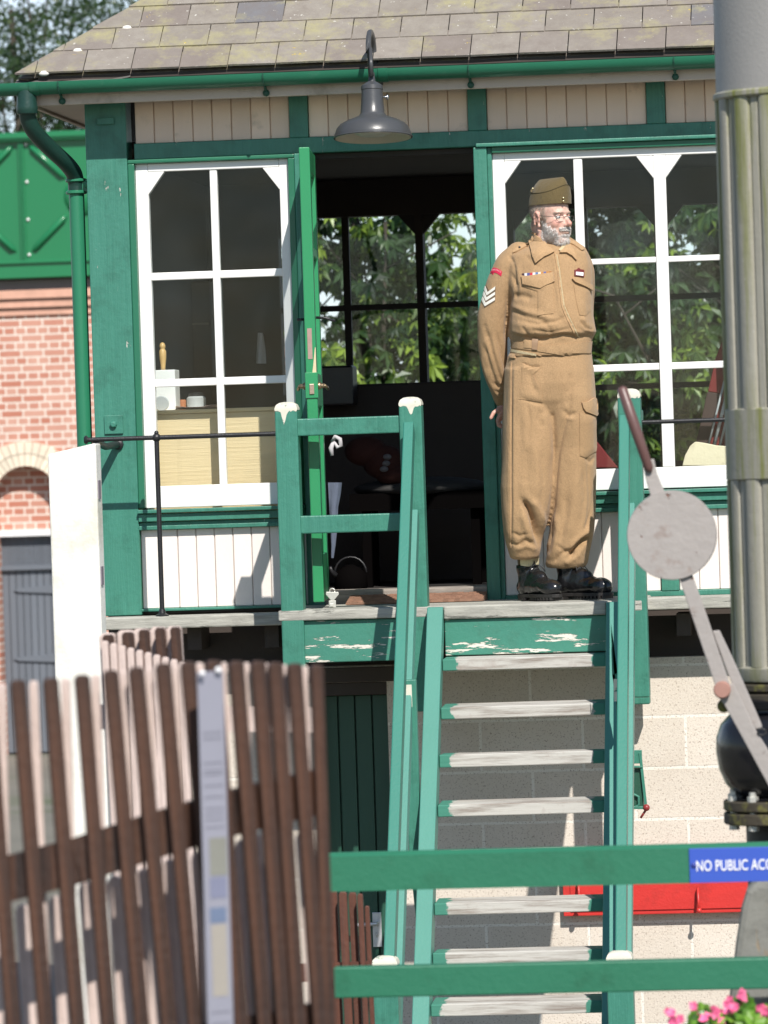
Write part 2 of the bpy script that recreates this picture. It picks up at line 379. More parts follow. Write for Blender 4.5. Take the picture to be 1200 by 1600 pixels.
# -- corner post
zs0 = Z(180, 962); ztop = Z(600, 132)
x0, x1 = X(147, 560), X(211, 560)
b = MB(); b.box(x0, x1, -0.045, 0.12, zs0, Z(180, 150)); cp = b.build("corner_post", m_teal, box_, bevel=0.004)
a0, a1, c0, c1 = rc(166, 649, 195, 678); b = MB(); b.box(a0, a1, -.055, -.0455, c0, c1)
b.lathe(((a0 + a1) / 2, -.055, (c0 + c1) / 2), [(.016, -.0), (.016, .012), (.010, .018)], 8, 'y'); b.build("tie_plate", m_teal, cp, bevel=0.002)
a0, a1, c0, c1 = rc(154, 185, 181, 196); b = MB(); b.box(a0, a1, -.06, -.0455, c0, c1); b.build("cleat", m_teal, cp, bevel=0.003)
# -- head beam
x1h = XR
b = MB(); zc0, zc1 = Z(660, 233), Z(660, 208)
b.box(X(211, 225), x1h, -0.035, 0.10, zc0, zc1); b.build("head_beam", m_teal, box_, bevel=0.004)
# thin drip mould above the right window and door
b = MB(); b.box(X(745, 230), x1h, -0.062, -0.0352, zc0 - .004, zc0 + .012); b.build("drip_mould", m_teal, box_, bevel=0.004)
# -- studs and cladding under the eaves
studs = [(453, 482), (732, 761), (1011, 1040), (1290, 1319), (1569, 1598)]
zu = Z(660, 135)
for s0, s1 in studs:
    b = MB(); b.box(X(s0, 180), X(s1, 180), -0.036, 0.05, zc1, zu); b.build("stud", m_teal, box_, bevel=0.003)
def boards(xa, xb, z0, z1, yf, name, mat, pitch=.0845):
    b = MB(); k = max(1, round((xb - xa) / pitch)); p = (xb - xa) / k
    for i in range(k):
        b.box(xa + i * p + .0016, xa + (i + 1) * p - .0016, yf + random.uniform(0, .0006), yf + .018, z0, z1, random.random())
    b.box(xa, xb, yf + .012, yf + .05, z0 + .001, z1 - .001, .1)
    return b.build(name, mat, box_, bevel=0.003, seg=1)
edges = [X(211, 180)] + [X(q, 180) for s in studs for q in s] + [XR - .02]
for i in range(0, len(edges) - 1, 2): boards(edges[i], edges[i + 1], zc1, zu, -0.018, "eaves_cladding", m_beige)

# -- windows of the front
def window(xa, xb, zt, zb_, panes, mull, rows, rail, stile, name, parent, clip, glass, y=-0.01):
    """xa..xb outer frame, panes = list of (x0, x1) glass lights, rows = list of (ztop, zbottom)"""
    b = MB()
    b.box(xa, panes[0][0], y, y + .05, zb_, zt); b.box(panes[-1][1], xb, y, y + .05, zb_, zt)
    for i in range(len(panes) - 1):
        a, c = panes[i][1], panes[i + 1][0]
        yy = y + (.006 if c - a < .045 else .0)
        b.box(a, c, yy, y + .046, rows[-1][1], rows[0][0])
    b.box(panes[0][0], panes[-1][1], y, y + .05, rows[0][0], zt)
    b.box(panes[0][0], panes[-1][1], y, y + .05, zb_, rows[-1][1])
    for i in range(len(rows) - 1):
        for (a, c) in panes: b.box(a, c, y + .008, y + .044, rows[i + 1][0], rows[i][1])
    for (a, c) in panes:
        z = rows[0][0]
        if ('l', round(a, 3)) in clip or clip == 'all' : pass
    for (sx, side) in clip:
        z = rows[0][0]; w_, h_ = .073, .098
        if side > 0: b.prism([(sx, z - h_), (sx + w_, z), (sx, z)], y + .001, y + .045)
        else: b.prism([(sx, z - h_), (sx, z), (sx - w_, z)], y + .001, y + .045)
    f = b.build(name, m_white, parent, bevel=0.004, seg=2)
    for (a, c) in panes:
        for (t_, b_) in rows:
            g = MB(); g.box(a - .004, c + .004, y + .024, y + .028, b_ - .004, t_ + .004); g.build("pane", glass, f)
    return f
ym = 520
rowsL = [(Z(335, 265), Z(335, 423)), (Z(335, 435), Z(335, 590)), (Z(335, 602), Z(335, 757))]
PL = [(X(239.5, ym), X(335.5, ym)), (X(347, ym), X(444.5, ym))]
xa, xb = X(220, ym), X(459.5, ym)
ztw, zbw = Z(335, 252), Z(335, 791)
wl = window(xa, xb, ztw, zbw, PL, None, rowsL, 0, 0, "left_window", box_, [(PL[0][0], 1), (PL[1][1], -1)], m_glassd)
# green lining round the left window
b = MB(); xg = X(211, 560)
b.box(xg, xa, -.04, .05, zbw, ztw); b.box(xg, X(470, ym), -.040, .05, ztw, zc0); b.box(xb, X(470, ym), -.038, .05, zbw, ztw)
b.build("window_lining", m_gutter, box_, bevel=0.005)
# door post left of the doorway
xj0, xj1 = X(470, ym), X(497, ym)
b = MB(); b.box(xj0, xj1, -0.045, 0.10, zs0, zc0); b.build("door_post", m_teal, box_, bevel=0.004)
# right door post
xd0, xd1 = X(752, 590), X(780, 590)
b = MB(); b.box(xd0, xd1 - .02, -.05, .10, zs0, zc0 - .0042); b.box(xd1 - .02, xd1, -.03, .10, zs0, zc0 - .0042); b.build("door_post", m_teal, box_, bevel=0.004)
# right windows: two-light units joined by broad mullions
def xr(p): return X(p, 300)
PR = [(789.5, 897), (911, 1022), (1041, 1148), (1162, 1273)]
PR = [(xr(a), xr(c)) for a, c in PR]
rowsR = [(Z(1000, 244), Z(1000, 402)), (Z(1000, 411), Z(1000, 568)), (Z(1000, 579), Z(1000, 731))]
zbr = Z(1000, 764); ztr = Z(1000, 231)
cl = [(PR[0][0], 1), (PR[1][1], -1), (PR[2][0], 1), (PR[3][1], -1)]
window(xd1, xr(1292), ztr, zbr, PR, None, rowsR, 0, 0, "right_window", box_, cl, m_glassd)
b = MB(); b.box(xd1, xr(1292), -.04, .05, ztr, zc0 - .0042); b.box(xr(1292), XR, -.04, .05, zbr, zc0 - .0042); b.build("window_lining", m_gutter, box_, bevel=0.004)
# -- sills
def sill(xa, xb, zt, drop):
    b = MB(); b.box(xa, xb, -.075, .05, zt - .016, zt); b.box(xa, xb, -.055, .05, zt - .052, zt - .018); b.box(xa, xb, -.035, .05, zt - drop, zt - .054)
    b.box(xa, xb, -.05, -.0352, zt - drop, zt - drop + .018)
    b.build("sill", m_teal, box_, bevel=0.003)
sill(xg, xj0, Z(335, 793), .088)
sill(xd1, XR, Z(1000, 766), .088)
# -- lower panels
zp0, zp1 = Z(330, 948), Z(330, 793) - .088
boards(X(222, 880), xj0, zp0, zp1, -0.018, "lower_cladding", m_whitec)
q0 = X(1034, 900); 
boards(xd1, q0, Z(1000, 924), Z(1000, 766) - .088, -0.018, "lower_cladding", m_whitec)
boards(q0 + .075, XR, Z(1000, 924), Z(1000, 766) - .088, -0.018, "lower_cladding", m_whitec)
b = MB(); b.box(q0, q0 + .075, -.036, .05, Z(1000, 924), Z(1000, 766) - .088); b.build("stud", m_teal, box_, bevel=0.003)
b = MB(); b.box(X(222, 880) - .02, X(222, 880), -.03, .05, zp0, zp1); b.build("stud", m_gutter, box_, bevel=0.003)
b = MB(); b.box(X(222, 880) - .02, xj0, -.032, .05, FZ - .04, zp0); b.box(xd1, XR, -.032, .05, FZ - .04, Z(1000, 924)); b.build("bottom_rail", m_teal, box_, bevel=0.003)

# -- eaves, gutter and roof
EY = -0.235                                  # face of the fascia
xe0 = X(40, 150, EY); zf0 = Z(600, 144, EY); zf1 = zf0 + .10
PITA = 35.0; PIT = math.tan(R(PITA))
b = MB()
b.box(xe0, XR + .3, EY, EY + .022, zf0, zf1); b.build("fascia", m_fascia, box_, bevel=0.003)
b = MB(); b.box(xe0, xe0 + .022, EY + .0225, BK + .3, zf0, zf1); b.build("side_fascia", m_fascia, box_, bevel=0.003)
b = MB(); b.box(xe0 + .022, XR + .28, EY + .022, -0.0365, zf0 + .012, zf0 + .028); b.box(xe0 + .022, XL - .001, -.036, BK + .28, zf0 + .012, zf0 + .028)
b.build("soffit", m_fascia, box_)
# gutter, half round
GR = .052; gy = EY - GR - .002; gz = Z(600, 108, gy) 
def half_gutter(pa, pb, nrm, r, name):
    b = MB(); vs = []; n = 14
    for p in (pa, pb):
        for rr in (r, r - .005):
            for k in range(n + 1):
                a = math.pi * k / n
                vs.append(Vector(p) + Vector(nrm) * (rr * math.cos(a)) + Vector((0, 0, -rr * math.sin(a))))
    m = n + 1; fs = []
    for k in range(n):
        fs.append((k, k + 1, 2 * m + k + 1, 2 * m + k)); fs.append((m + k + 1, m + k, 3 * m + k, 3 * m + k + 1))
    fs.append((0, 2 * m, 3 * m, m)); fs.append((n, m + n, 3 * m + n, 2 * m + n))
    for o in (0, 2 * m): fs += [(o + k, o + m + k, o + m + k + 1, o + k + 1) for k in range(n)]
    b.add(vs, fs)
    return b, n
xg0 = X(-40, 130, gy)
b, _ = half_gutter((xg0, gy, gz), (XR + .3, gy, gz), (0, -1, 0), GR, "gutter")
for px in (268, 740): # joints
    jx = X(px, 110, gy); b.lathe((jx, gy, gz), [], 4) if False else None
gut = b.build("gutter", m_gutter, box_, smooth=True, sharp=40)
for px in (97, 416, 736, 1056, 1376):
    jx = X(px, 140, EY); b = MB()
    zz = gz
    pth = [(jx, gy - GR * 1.04 * math.cos(a), zz - GR * 1.05 * math.sin(a)) for a in [i * math.pi / 8 for i in range(0, 9)]]
    for i in range(len(pth) - 1): b.bar(pth[i], pth[i + 1], .012, .004, up=Vector((1, 0, 0)))
    b.bar((jx, gy + .01, zz - GR), (jx, EY - .004, zz - GR - .022), .012, .006)
    b.lathe((jx, EY, zz - GR - .026), [(.015, 0), (.015, .012), (.006, .018)], 8, 'y')
    b.build("gutter_bracket", M("bracket_green", (0.02, 0.09, 0.06), 0.5) if 'bracket_green' not in bpy.data.materials else bpy.data.materials['bracket_green'], box_)
for px in (55, 600, 1143):
    jx = X(px, 120, gy); b, _ = half_gutter((jx - .02, gy, gz + .001), (jx + .02, gy, gz + .001), (0, -1, 0), GR + .005, "j"); b.build("gutter_joint", m_gutter, gut, smooth=True, sharp=40)
# roof slates
SY = gy + .008                              # drip edge of the slates
sz = Z(600, 98, SY)
sx0 = X(22, 117, SY)
EXPO = .178
SW = .207
cp_, sp_ = math.cos(R(PITA)), math.sin(R(PITA))
b = MB(); rows_n = 12
ridge_y = SY + rows_n * EXPO * cp_ - .02
for r_ in range(rows_n):
    s0 = r_ * EXPO; y0 = SY + s0 * cp_; z0 = sz + s0 * sp_
    hipx = sx0 + (y0 - SY)                       # plan angle 45 degrees
    x = hipx - SW * (1 if r_ % 2 else .5) + random.uniform(-.01, .01)
    xx = sx0 - (0 if r_ % 2 else SW * .5) - .01
    k = 0
    L = EXPO + .05
    while xx < XR + .3:
        x0, x1 = xx + .0022, xx + SW - .0022
        xx += SW
        he0, he1 = hipx, sx0 + (y0 + EXPO * cp_ - SY)
        if x1 <= he0 + .01: continue
        lift = random.uniform(.0, .003); dz = .012
        t = random.uniform(.15, 1)
        if random.random() < .03: t = 0.0
        def P(x, s, up): return (x, y0 + s * cp_ - up * sp_, z0 + s * sp_ + up * cp_)
        ja = random.uniform(-.002, .002)
        # polygon clipped by the hip
        def hx(s): return hipx + s * cp_ + .004
        poly = []
        if x0 >= hx(L): poly = [(x0, 0 + ja), (x1, -ja), (x1, L), (x0, L)]
        else:
            xa_ = max(x0, hx(0))
            poly = [(xa_, 0), (x1, 0)]
            if x1 >= hx(L): poly += [(x1, L), (max(x0, hx(L)), L)]
            else:
                poly += [(x1, (x1 - hipx) / cp_)]
            if x0 > hx(0) and x0 < hx(L): poly.append((x0, (x0 - hipx) / cp_))
        n_ = len(poly)
        vs = [P(x, s, .020 - s * .035 + lift) for x, s in poly] + [P(x, s, .011 - s * .035 + lift) for x, s in poly]
        fs = [tuple(range(n_)), tuple(range(2 * n_ - 1, n_ - 1, -1))] + [(i, i + n_, (i + 1) % n_ + n_, (i + 1) % n_) for i in range(n_)]
        b.add(vs, fs, t)
roof = b.build("slate_roof", m_slate, box_)
# roof deck below the slates and the far slopes
zr = sz + (ridge_y - SY) * PIT
b = MB()
by = 2 * ridge_y - SY; rx0 = sx0 + (ridge_y - SY)
vs = [(sx0 + .01, SY + .02, sz - .004), (XR + .3, SY + .02, sz - .004), (XR + .3, ridge_y, zr - .006), (rx0, ridge_y, zr - .006), (sx0 + .01, by, sz - .004), (XR + .3, by, sz - .004)]
b.add(vs, [(0, 1, 2, 3), (0, 3, 4), (3, 2, 5, 4), (0, 4, 5, 1), (1, 5, 2)], .3); b.build("roof_deck", m_slate, roof)
# hip bits of mortar and torn felt at the eave
m_mortar = M("hip_mortar", (0.75, 0.72, 0.66), 0.9, 0.1)
for r_, (ox) in enumerate([.13, .11, .16]):
    y0 = SY + r_ * EXPO * cp_; z0 = sz + r_ * EXPO * sp_
    b = MB(); b.ball((sx0 + (y0 - SY) + ox, y0 - .004, z0 + .012), (.024, .012, .012)); b.build("hip_mortar", m_mortar, roof, smooth=True)
b = MB(); 
pf = [(-.0, .0), (.05, -.006), (.09, .004), (.2, -.002), (.3, .003), (.42, .0), (.5, .012)]
for i in range(len(pf) - 1):
    (a, za), (c, zc_) = pf[i], pf[i + 1]
    b.add([(sx0 + a, SY + .004, sz - .024 + za), (sx0 + c, SY + .004, sz - .024 + zc_), (sx0 + c, SY + .07, sz - .004 + zc_), (sx0 + a, SY + .07, sz - .004 + za),
           (sx0 + a, SY + .004, sz - .029 + za), (sx0 + c, SY + .004, sz - .029 + zc_), (sx0 + c, SY + .07, sz - .009 + zc_), (sx0 + a, SY + .07, sz - .009 + za)],
          [(0, 1, 2, 3), (7, 6, 5, 4), (0, 4, 5, 1)], .3)
b.build("roofing_felt", M("torn_felt", (0.14, 0.13, 0.12), 0.9), roof)
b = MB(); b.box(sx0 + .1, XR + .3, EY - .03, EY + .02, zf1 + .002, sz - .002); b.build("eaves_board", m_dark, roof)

# -- downpipe
PYY = 0.06
b = MB()
dp = [(42, 150, gy), (42, 165, gy), (43, 185, gy + .02), (52, 205, gy + .06), (78, 232, -.12), (103, 254, -.02), (116, 270, PYY - .02), (119, 285, PYY), (119.5, 300, PYY)]
dpp = [pt(*q) for q in dp]
sm = []
for i in range(len(dpp) - 1):
    for k in range(4): sm.append(dpp[i].lerp(dpp[i + 1], k / 4))
sm.append(dpp[-1])
for _ in range(3): sm = [sm[0]] + [(sm[i - 1] + sm[i] * 2 + sm[i + 1]) / 4 for i in range(1, len(sm) - 1)] + [sm[-1]]
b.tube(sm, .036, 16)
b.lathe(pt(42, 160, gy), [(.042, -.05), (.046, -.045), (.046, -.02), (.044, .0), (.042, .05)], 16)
swan = b.build("downpipe", M("shaded_green_pipe", (0.012, 0.045, 0.035), .35, .2, 8, bump=.3), box_, smooth=True, sharp=50)  # eaves shadow put into the darker green of the swan neck
top = pt(119.5, 300, PYY); b = MB()
b.tube([(top.x, PYY, top.z + .06), (top.x, PYY, .05)], .0335, 18)
for dz in (.062, .010): b.lathe((top.x, PYY, top.z + dz - .02), [(.041, 0), (.047, .004), (.047, .012), (.041, .016)], 18)
b.box(top.x + .02, XL + .02, PYY - .02, PYY + .02, top.z + .0, top.z + .05)
b.ball((top.x + .055, PYY - .035, top.z + .03), .018)
b.build("vertical_pipe", m_pipe, swan, smooth=True, sharp=40)

# -- walkway along the front, with its iron handrails
DR = 0.33
def walkboard(xa, xb, zt):
    b = MB(); b.box(xa, xb, -.36, -.20, zt - .052, zt); b.box(xa, xb, -.195, -.05, zt - .052, zt - .004)
    b.build("walkway_board", m_plank, box_, bevel=0.006)
zl = Z(290, 962, -.36)
walkboard(X(158, 970, -.36), X(455, 965, -.36), zl); walkboard(X(985, 940, -.36), XR, Z(1080, 932, -.36))
for px in (300, 420, 1060, 1230): 
    q = X(px, 1000, -.1); b = MB(); b.box(q, q + .06, -.24, 0.03, zl - .15, zl - .056); b.build("walkway_bracket", m_dark, box_)
b = MB(); pa = pt(136, 689, -DR); pb = pt(430, 676, -DR)
zr_ = (pa.z + pb.z) / 2; b.tube([(pa.x, -DR, zr_), (X(455, 676, -DR), -DR, zr_)], .0105, 10)
b.lathe((pa.x - .004, -DR, zr_), [(.014, -.008), (.02, .0), (.014, .008)], 12, 'x')
sx_ = X(249, 820, -DR); b.tube([(sx_, -DR, zr_ + .016), (sx_, -DR, zl)], .0105, 10); b.ball((sx_, -DR, zr_), .019); b.ball((sx_, -DR, zr_ + .02), .010)
b.lathe((sx_, -DR, zl), [(.028, 0), (.028, .006), (.016, .012), (.013, .03)], 10)
qx = X(185, 690, -.04); b.tube([(X(150, 692, -DR), -DR, zr_ - .012), (X(165, 694, -.2), -.2, zr_ - .03), (qx, -.05, zr_ - .022)], .016, 10)
b.lathe((qx, -.046, zr_ - .022), [(.024, 0), (.022, .014), (.012, .02)], 12, 'y')
b.build("iron_handrail", m_iron, box_, smooth=True, sharp=50)
b = MB(); zq = Z(1060, 658, -DR); b.tube([(X(985, 660, -DR), -DR, zq), (XR, -DR, zq)], .0095, 10)
q = X(1290, 700, -DR); b.tube([(q, -DR, zq), (q, -DR, Z(1080, 932, -.36))], .0105, 10)
b.build("iron_handrail", m_iron, box_, smooth=True, sharp=50)

# -- open door leaf
H0 = Vector((X(507, 590, 0) - .004, -.046, 0)); 
ang = R(90 - 4.2); dv = Vector((math.cos(ang), -math.sin(ang), 0)) * 1.0      # from hinge outwards
nv = Vector((-math.sin(ang), -math.cos(ang), 0))                               # towards the left
LW = .62; LT = .045
zt0 = Z(480, 230, -.65); zb0 = Z(490, 941, -.65)
def leafbox(b, u0, u1, z0, z1, t0=0.0, t1=LT):
    vs = []
    for z in (z0, z1):
        for u, t in ((u0, t0), (u1, t0), (u1, t1), (u0, t1)):
            p = H0 + dv * u + nv * t; vs.append((p.x, p.y, z))
    b.add(vs, [(0, 1, 2, 3), (7, 6, 5, 4), (4, 5, 1, 0), (5, 6, 2, 1), (6, 7, 3, 2), (7, 4, 0, 3)])
b = MB()
leafbox(b, LW - .1, LW, zb0, zt0); leafbox(b, 0, .1, zb0, zt0); leafbox(b, .1, LW - .1, zt0 - .1, zt0, .001, LT - .001)
leafbox(b, .1, LW - .1, zb0, zb0 + .2, .001, LT - .001); zmid = zb0 + .82
leafbox(b, .1, LW - .1, zmid, zmid + .14, .001, LT - .001)
leafbox(b, .1, LW - .1, zb0 + .2, zmid, .014, LT - .014)
zz = Z(490, 395, -.4)
leafbox(b, .1, LW - .1, zz - .02, zz + .02, .002, LT - .002)
leaf = b.build("door", m_leaf, box_, bevel=0.004)
b = MB(); leafbox(b, .1, LW - .1, zmid + .14, zt0 - .1, .02, .024); b.build("pane", m_glass, leaf)
def onedge(b, z0, z1, ta, tb, out=.003):
    leafbox(b, LW - .001, LW + out, z0, z1, ta, tb)
b = MB(); onedge(b, Z(487, 561, -.65), Z(486, 513, -.65), .015, .034, .002); leafbox(b, LW, LW + .003, Z(487, 545, -.65), Z(487, 530, -.65), .021, .027)
b.build("strike_plate", M("pinkish_metal_plate", (0.42, 0.28, 0.24), 0.5, 0.2, 30, metal=0.3), leaf)
b = MB(); onedge(b, Z(490, 622, -.65), Z(489, 582, -.65), -.004, LT + .004, .006)
lk = b.build("lock_case", m_leaf, leaf, bevel=0.002)
b = MB(); onedge(b, Z(490, 616, -.65), Z(490, 600, -.65), .012, .032, .012); b.build("latch", M("latch_brass", (0.6, 0.45, 0.35), 0.3, 0.2, 20, metal=0.8), lk, bevel=0.002)
m_scrape = M("scraped_filler", (0.62, 0.52, 0.33), 0.8, 0.2, 30)
b = MB()
zs = [(543, .003), (570, .012), (583, .017)]
pv = []
for py, w_ in zs:
    p = H0 + dv * (LW + .0015) + nv * .001; q = H0 + dv * (LW + .0015) + nv * (.001 + w_); z = Z(490, py, -.65); pv.append(((p.x, p.y, z), (q.x, q.y, z)))
for i in range(len(pv) - 1): b.add([pv[i][0], pv[i][1], pv[i + 1][1], pv[i + 1][0]], [(0, 1, 2, 3)])
b.build("scraped_patch", m_scrape, leaf)
m_brass = M("dull_brass", (0.35, 0.26, 0.16), 0.35, 0.2, 30, metal=0.8)
for t_, sg in ((-.0, -1), (LT, 1)):
    p = H0 + dv * (LW - .05) + nv * t_; zk = Z(495, 603, -.6); o = nv * sg
    b = MB(); b.tube([p + Vector((0, 0, zk)), p + o * .03 + Vector((0, 0, zk))], .010); b.tube([p + o * .03 + Vector((0, 0, zk)), p + o * .036 - dv * .06 + Vector((0, 0, zk - .006)), p + o * .04 - dv * .09 + Vector((0, 0, zk - .012))], .007)
    b.ball(p + o * .006 + Vector((0, 0, zk)), .016); b.build("door_handle", m_brass, leaf, smooth=True)
b = MB(); p = H0 + dv * (LW - .12) + nv * LT; zk = Z(475, 499, -.55); b.tube([p + Vector((0, 0, zk)), p + nv * .035 + Vector((0, 0, zk))], .006); p2 = H0 + dv * (LW - .12); 
b.tube([p2 + Vector((0, 0, zk + .006)), p2 - nv * .04 + Vector((0, 0, zk + .003)), p2 - nv * .08 + Vector((0, 0, zk - .012))], .006); b.build("coat_hook", m_iron, leaf, smooth=True)
# threshold and sill of the doorway
b = MB(); b.box(xj1, xd0, -.05, .12, FZ - .05, FZ + .028); b.build("threshold", M("worn_threshold", (0.33, 0.29, 0.25), 0.8, 0.3, 10, grain=((0.12, 0.1, 0.09), 1.0, 0.6, (6, 60, 60))), box_, bevel=0.006)
b = MB(); b.box(xj1, xd0, 0.02, .10, Z(620, 244), zc0); b.build("door_head", m_darkframe, box_, bevel=0.003)
# ================================================================== THE STAIRCASE AND LANDING
LY = -.80
stair = thing("wooden_staircase", (X(820, 1500, -2), -1.4, 0), "steep green wooden steps and railed landing with bleached grey treads", "staircase")
zL = Z(820, 943, -.86)                     # landing surface
zFb, zFt = Z(545, 1034, LY), Z(545, 974, LY)
xl0, xl1 = X(432, 960, LY), X(1004, 950, LY)
b = MB()
ny = 6
for i in range(ny):
    y0 = -.05 - (i + 1) * .126; yy = y0 + .121
    if i == ny - 1: y0 = LY - .022
    b.box(xl0 + .01, xl1, y0, yy, zL - .045, zL - random.uniform(0, .003))
b.build("landing_boards", m_plank, stair, bevel=0.006)
b = MB(); b.box(xl0 + .05, X(672, 1000, LY), LY, LY + .05, zFb, zL - .047); 
b.build("landing_beam", m_tealw, stair, bevel=0.004)
b = MB(); b.box(xl0 + .05, xl0 + .09, LY + .055, -.07, zFb + .01, zL - .047); b.box(xl1 - .07, xl1 - .02, LY + .055, -.07, zFb + .01, zL - .047); b.box(X(800, 1000, LY), X(815, 1000, LY), LY + .055, -.07, zFb + .03, zL - .047)
b.build("landing_joist", m_teal, stair)
# newel posts with domed tops
NW = .094
def newel(px_top, py_top, px_bot, py_bot, Y, name="newel_post", w=NW):
    pa = pt(px_top, py_top, Y); zb_ = Z(px_bot, py_bot, Y) if py_bot else 0.004
    b = MB(); x = pa.x; z = pa.z; h = w / 2
    b.box(x - h, x + h, Y, Y + w, zb_, z - .035)
    o = b.build(name, m_teal, stair, bevel=0.006)
    b = MB(); n = 8; vs = []
    lv = [(1.0, -.0345), (1.0, -.026), (.88, -.012), (.6, -.003), (.25, 0.0)]
    for k, zz in lv:
        for i in range(4):
            sx = (-1, 1, 1, -1)[i]; sy = (-1, -1, 1, 1)[i]
            vs.append((x + sx * h * k, Y + h + sy * h * k, z + zz))
    fs = [(j * 4 + i, j * 4 + (i + 1) % 4, j * 4 + 4 + (i + 1) % 4, j * 4 + 4 + i) for j in range(len(lv) - 1) for i in range(4)]
    fs.append(tuple(range((len(lv) - 1) * 4, len(lv) * 4))); fs.append((3, 2, 1, 0))
    b.add(vs, fs)
    # drips of bleached wood running down the face
    pts_n = 15; dc = random.uniform(-.3, .3) * h; dL = random.uniform(.03, .075)
    lo_ = [(x - h * .98 + 2 * h * .98 * i / pts_n, z - .036 - random.uniform(0, .006) - dL * math.exp(-((-h + 2 * h * i / pts_n - dc) / (.010)) ** 2) * random.uniform(.8, 1)) for i in range(pts_n + 1)]
    for i in range(pts_n):
        (xa, za), (xb, zb__) = lo_[i], lo_[i + 1]; b.add([(xa, Y - .0012, za), (xb, Y - .0012, zb__), (xb, Y - .0012, z - .033), (xa, Y - .0012, z - .033)], [(0, 1, 2, 3)])
    b.build("bleached_top", m_cap, o, smooth=True, sharp=30)
    return x
ny_ = LY - .02
newel(446, 628, 457, 1055, ny_); newel(640, 620, 660, 1112, ny_); newel(982, 607, 1000, 1090, ny_)
# wall-side post on the right (its foot hangs below the landing)
zwb = Z(1003, 1100, -.2); b = MB(); wx = X(1002, 1000, -.2); b.box(wx - .045, wx + .03, -.24, -.16, zwb, Z(1000, 700, -.2)); b.build("wall_post", m_teal, stair, bevel=0.006)
b = MB(); wx = X(470, 820, -.06); b.box(wx - .012, wx + .014, -.09, -.052, zL, Z(470, 655, -.1)); b.build("wall_post", m_leaf, stair, bevel=0.003)
# landing rails
xa = X(463, 660, LY); xb = X(622, 660, LY)
for (yt, yb, nm) in ((652, 679, "top_rail"), (804, 832, "middle_rail")):
    z1, z0 = Z(541, yt, LY), Z(541, yb, LY)
    b = MB(); b.box(xa - .01, xb + .01, LY - .005, LY + .042, z0, z1); b.build(nm, m_teal, stair, bevel=0.005)
    for xq in (X(446, 660, LY), X(985, 660, LY)):
        b = MB(); b.box(xq - .02, xq + .02, LY + .075, -.1, z0 + .004, z1 - .004); b.build(nm, m_teal, stair, bevel=0.005)
# treads
T0 = [(967, None), (1021, 1044), (1096, 1119), (1172, 1195), (1248.5, 1271.5), (1325, 1348.5), (1402.5, 1426), (1482, 1505.5), (1560, 1584)]
xi0, xi1 = X(692.5, 950, -.86), X(947.6, 950, -.86)
sxm = (xi0 + xi1) / 2; swd = xi1 - xi0
mt, n, l, p = newmat("tread_worn_timber")
v0 = mapped(n, l)
oi = n.new('ShaderNodeObjectInfo'); av = n.new('ShaderNodeVectorMath'); av.operation = 'ADD'; sv = n.new('ShaderNodeMath'); sv.operation = 'MULTIPLY'; sv.inputs[1].default_value = 37; l.new(oi.outputs['Random'], sv.inputs[0]); l.new(v0, av.inputs[0]); l.new(sv.outputs[0], av.inputs[1]); v = av.outputs[0]
se = n.new('ShaderNodeSeparateXYZ'); l.new(v0, se.inputs[0])
ab = n.new('ShaderNodeMath'); ab.operation = 'ABSOLUTE'; l.new(se.outputs[0], ab.inputs[0])
no_ = nz(n, l, v, 14, 5, 0.7); ad = n.new('ShaderNodeMath'); ad.operation = 'MULTIPLY_ADD'; ad.inputs[1].default_value = .10; l.new(no_, ad.inputs[0]); l.new(ab.outputs[0], ad.inputs[2])
msk = ramp(n, l, ad.outputs[0], swd / 2 - .008, swd / 2 - .002)
mp_ = n.new('ShaderNodeMapping'); mp_.inputs['Scale'].default_value = (3, 25, 55); l.new(v, mp_.inputs[0]); gr = nz(n, l, mp_.outputs[0], 1.0, 8, 0.7)
wd_ = mix(n, l, ramp(n, l, gr, .47, .64), (0.50, 0.48, 0.44), (0.24, 0.20, 0.17))
wd_ = mix(n, l, ramp(n, l, nz(n, l, v, 7, 6, .7), .58, .8), wd_, (0.30, 0.23, 0.20))
l.new(mix(n, l, msk, wd_, TEAL), p.inputs['Base Color']); p.inputs['Roughness'].default_value = .8
l.new(bumpn(n, l, gr, .5, .004), p.inputs['Normal'])
def tread_y(i): return -.86 - .142 * i
tm = None
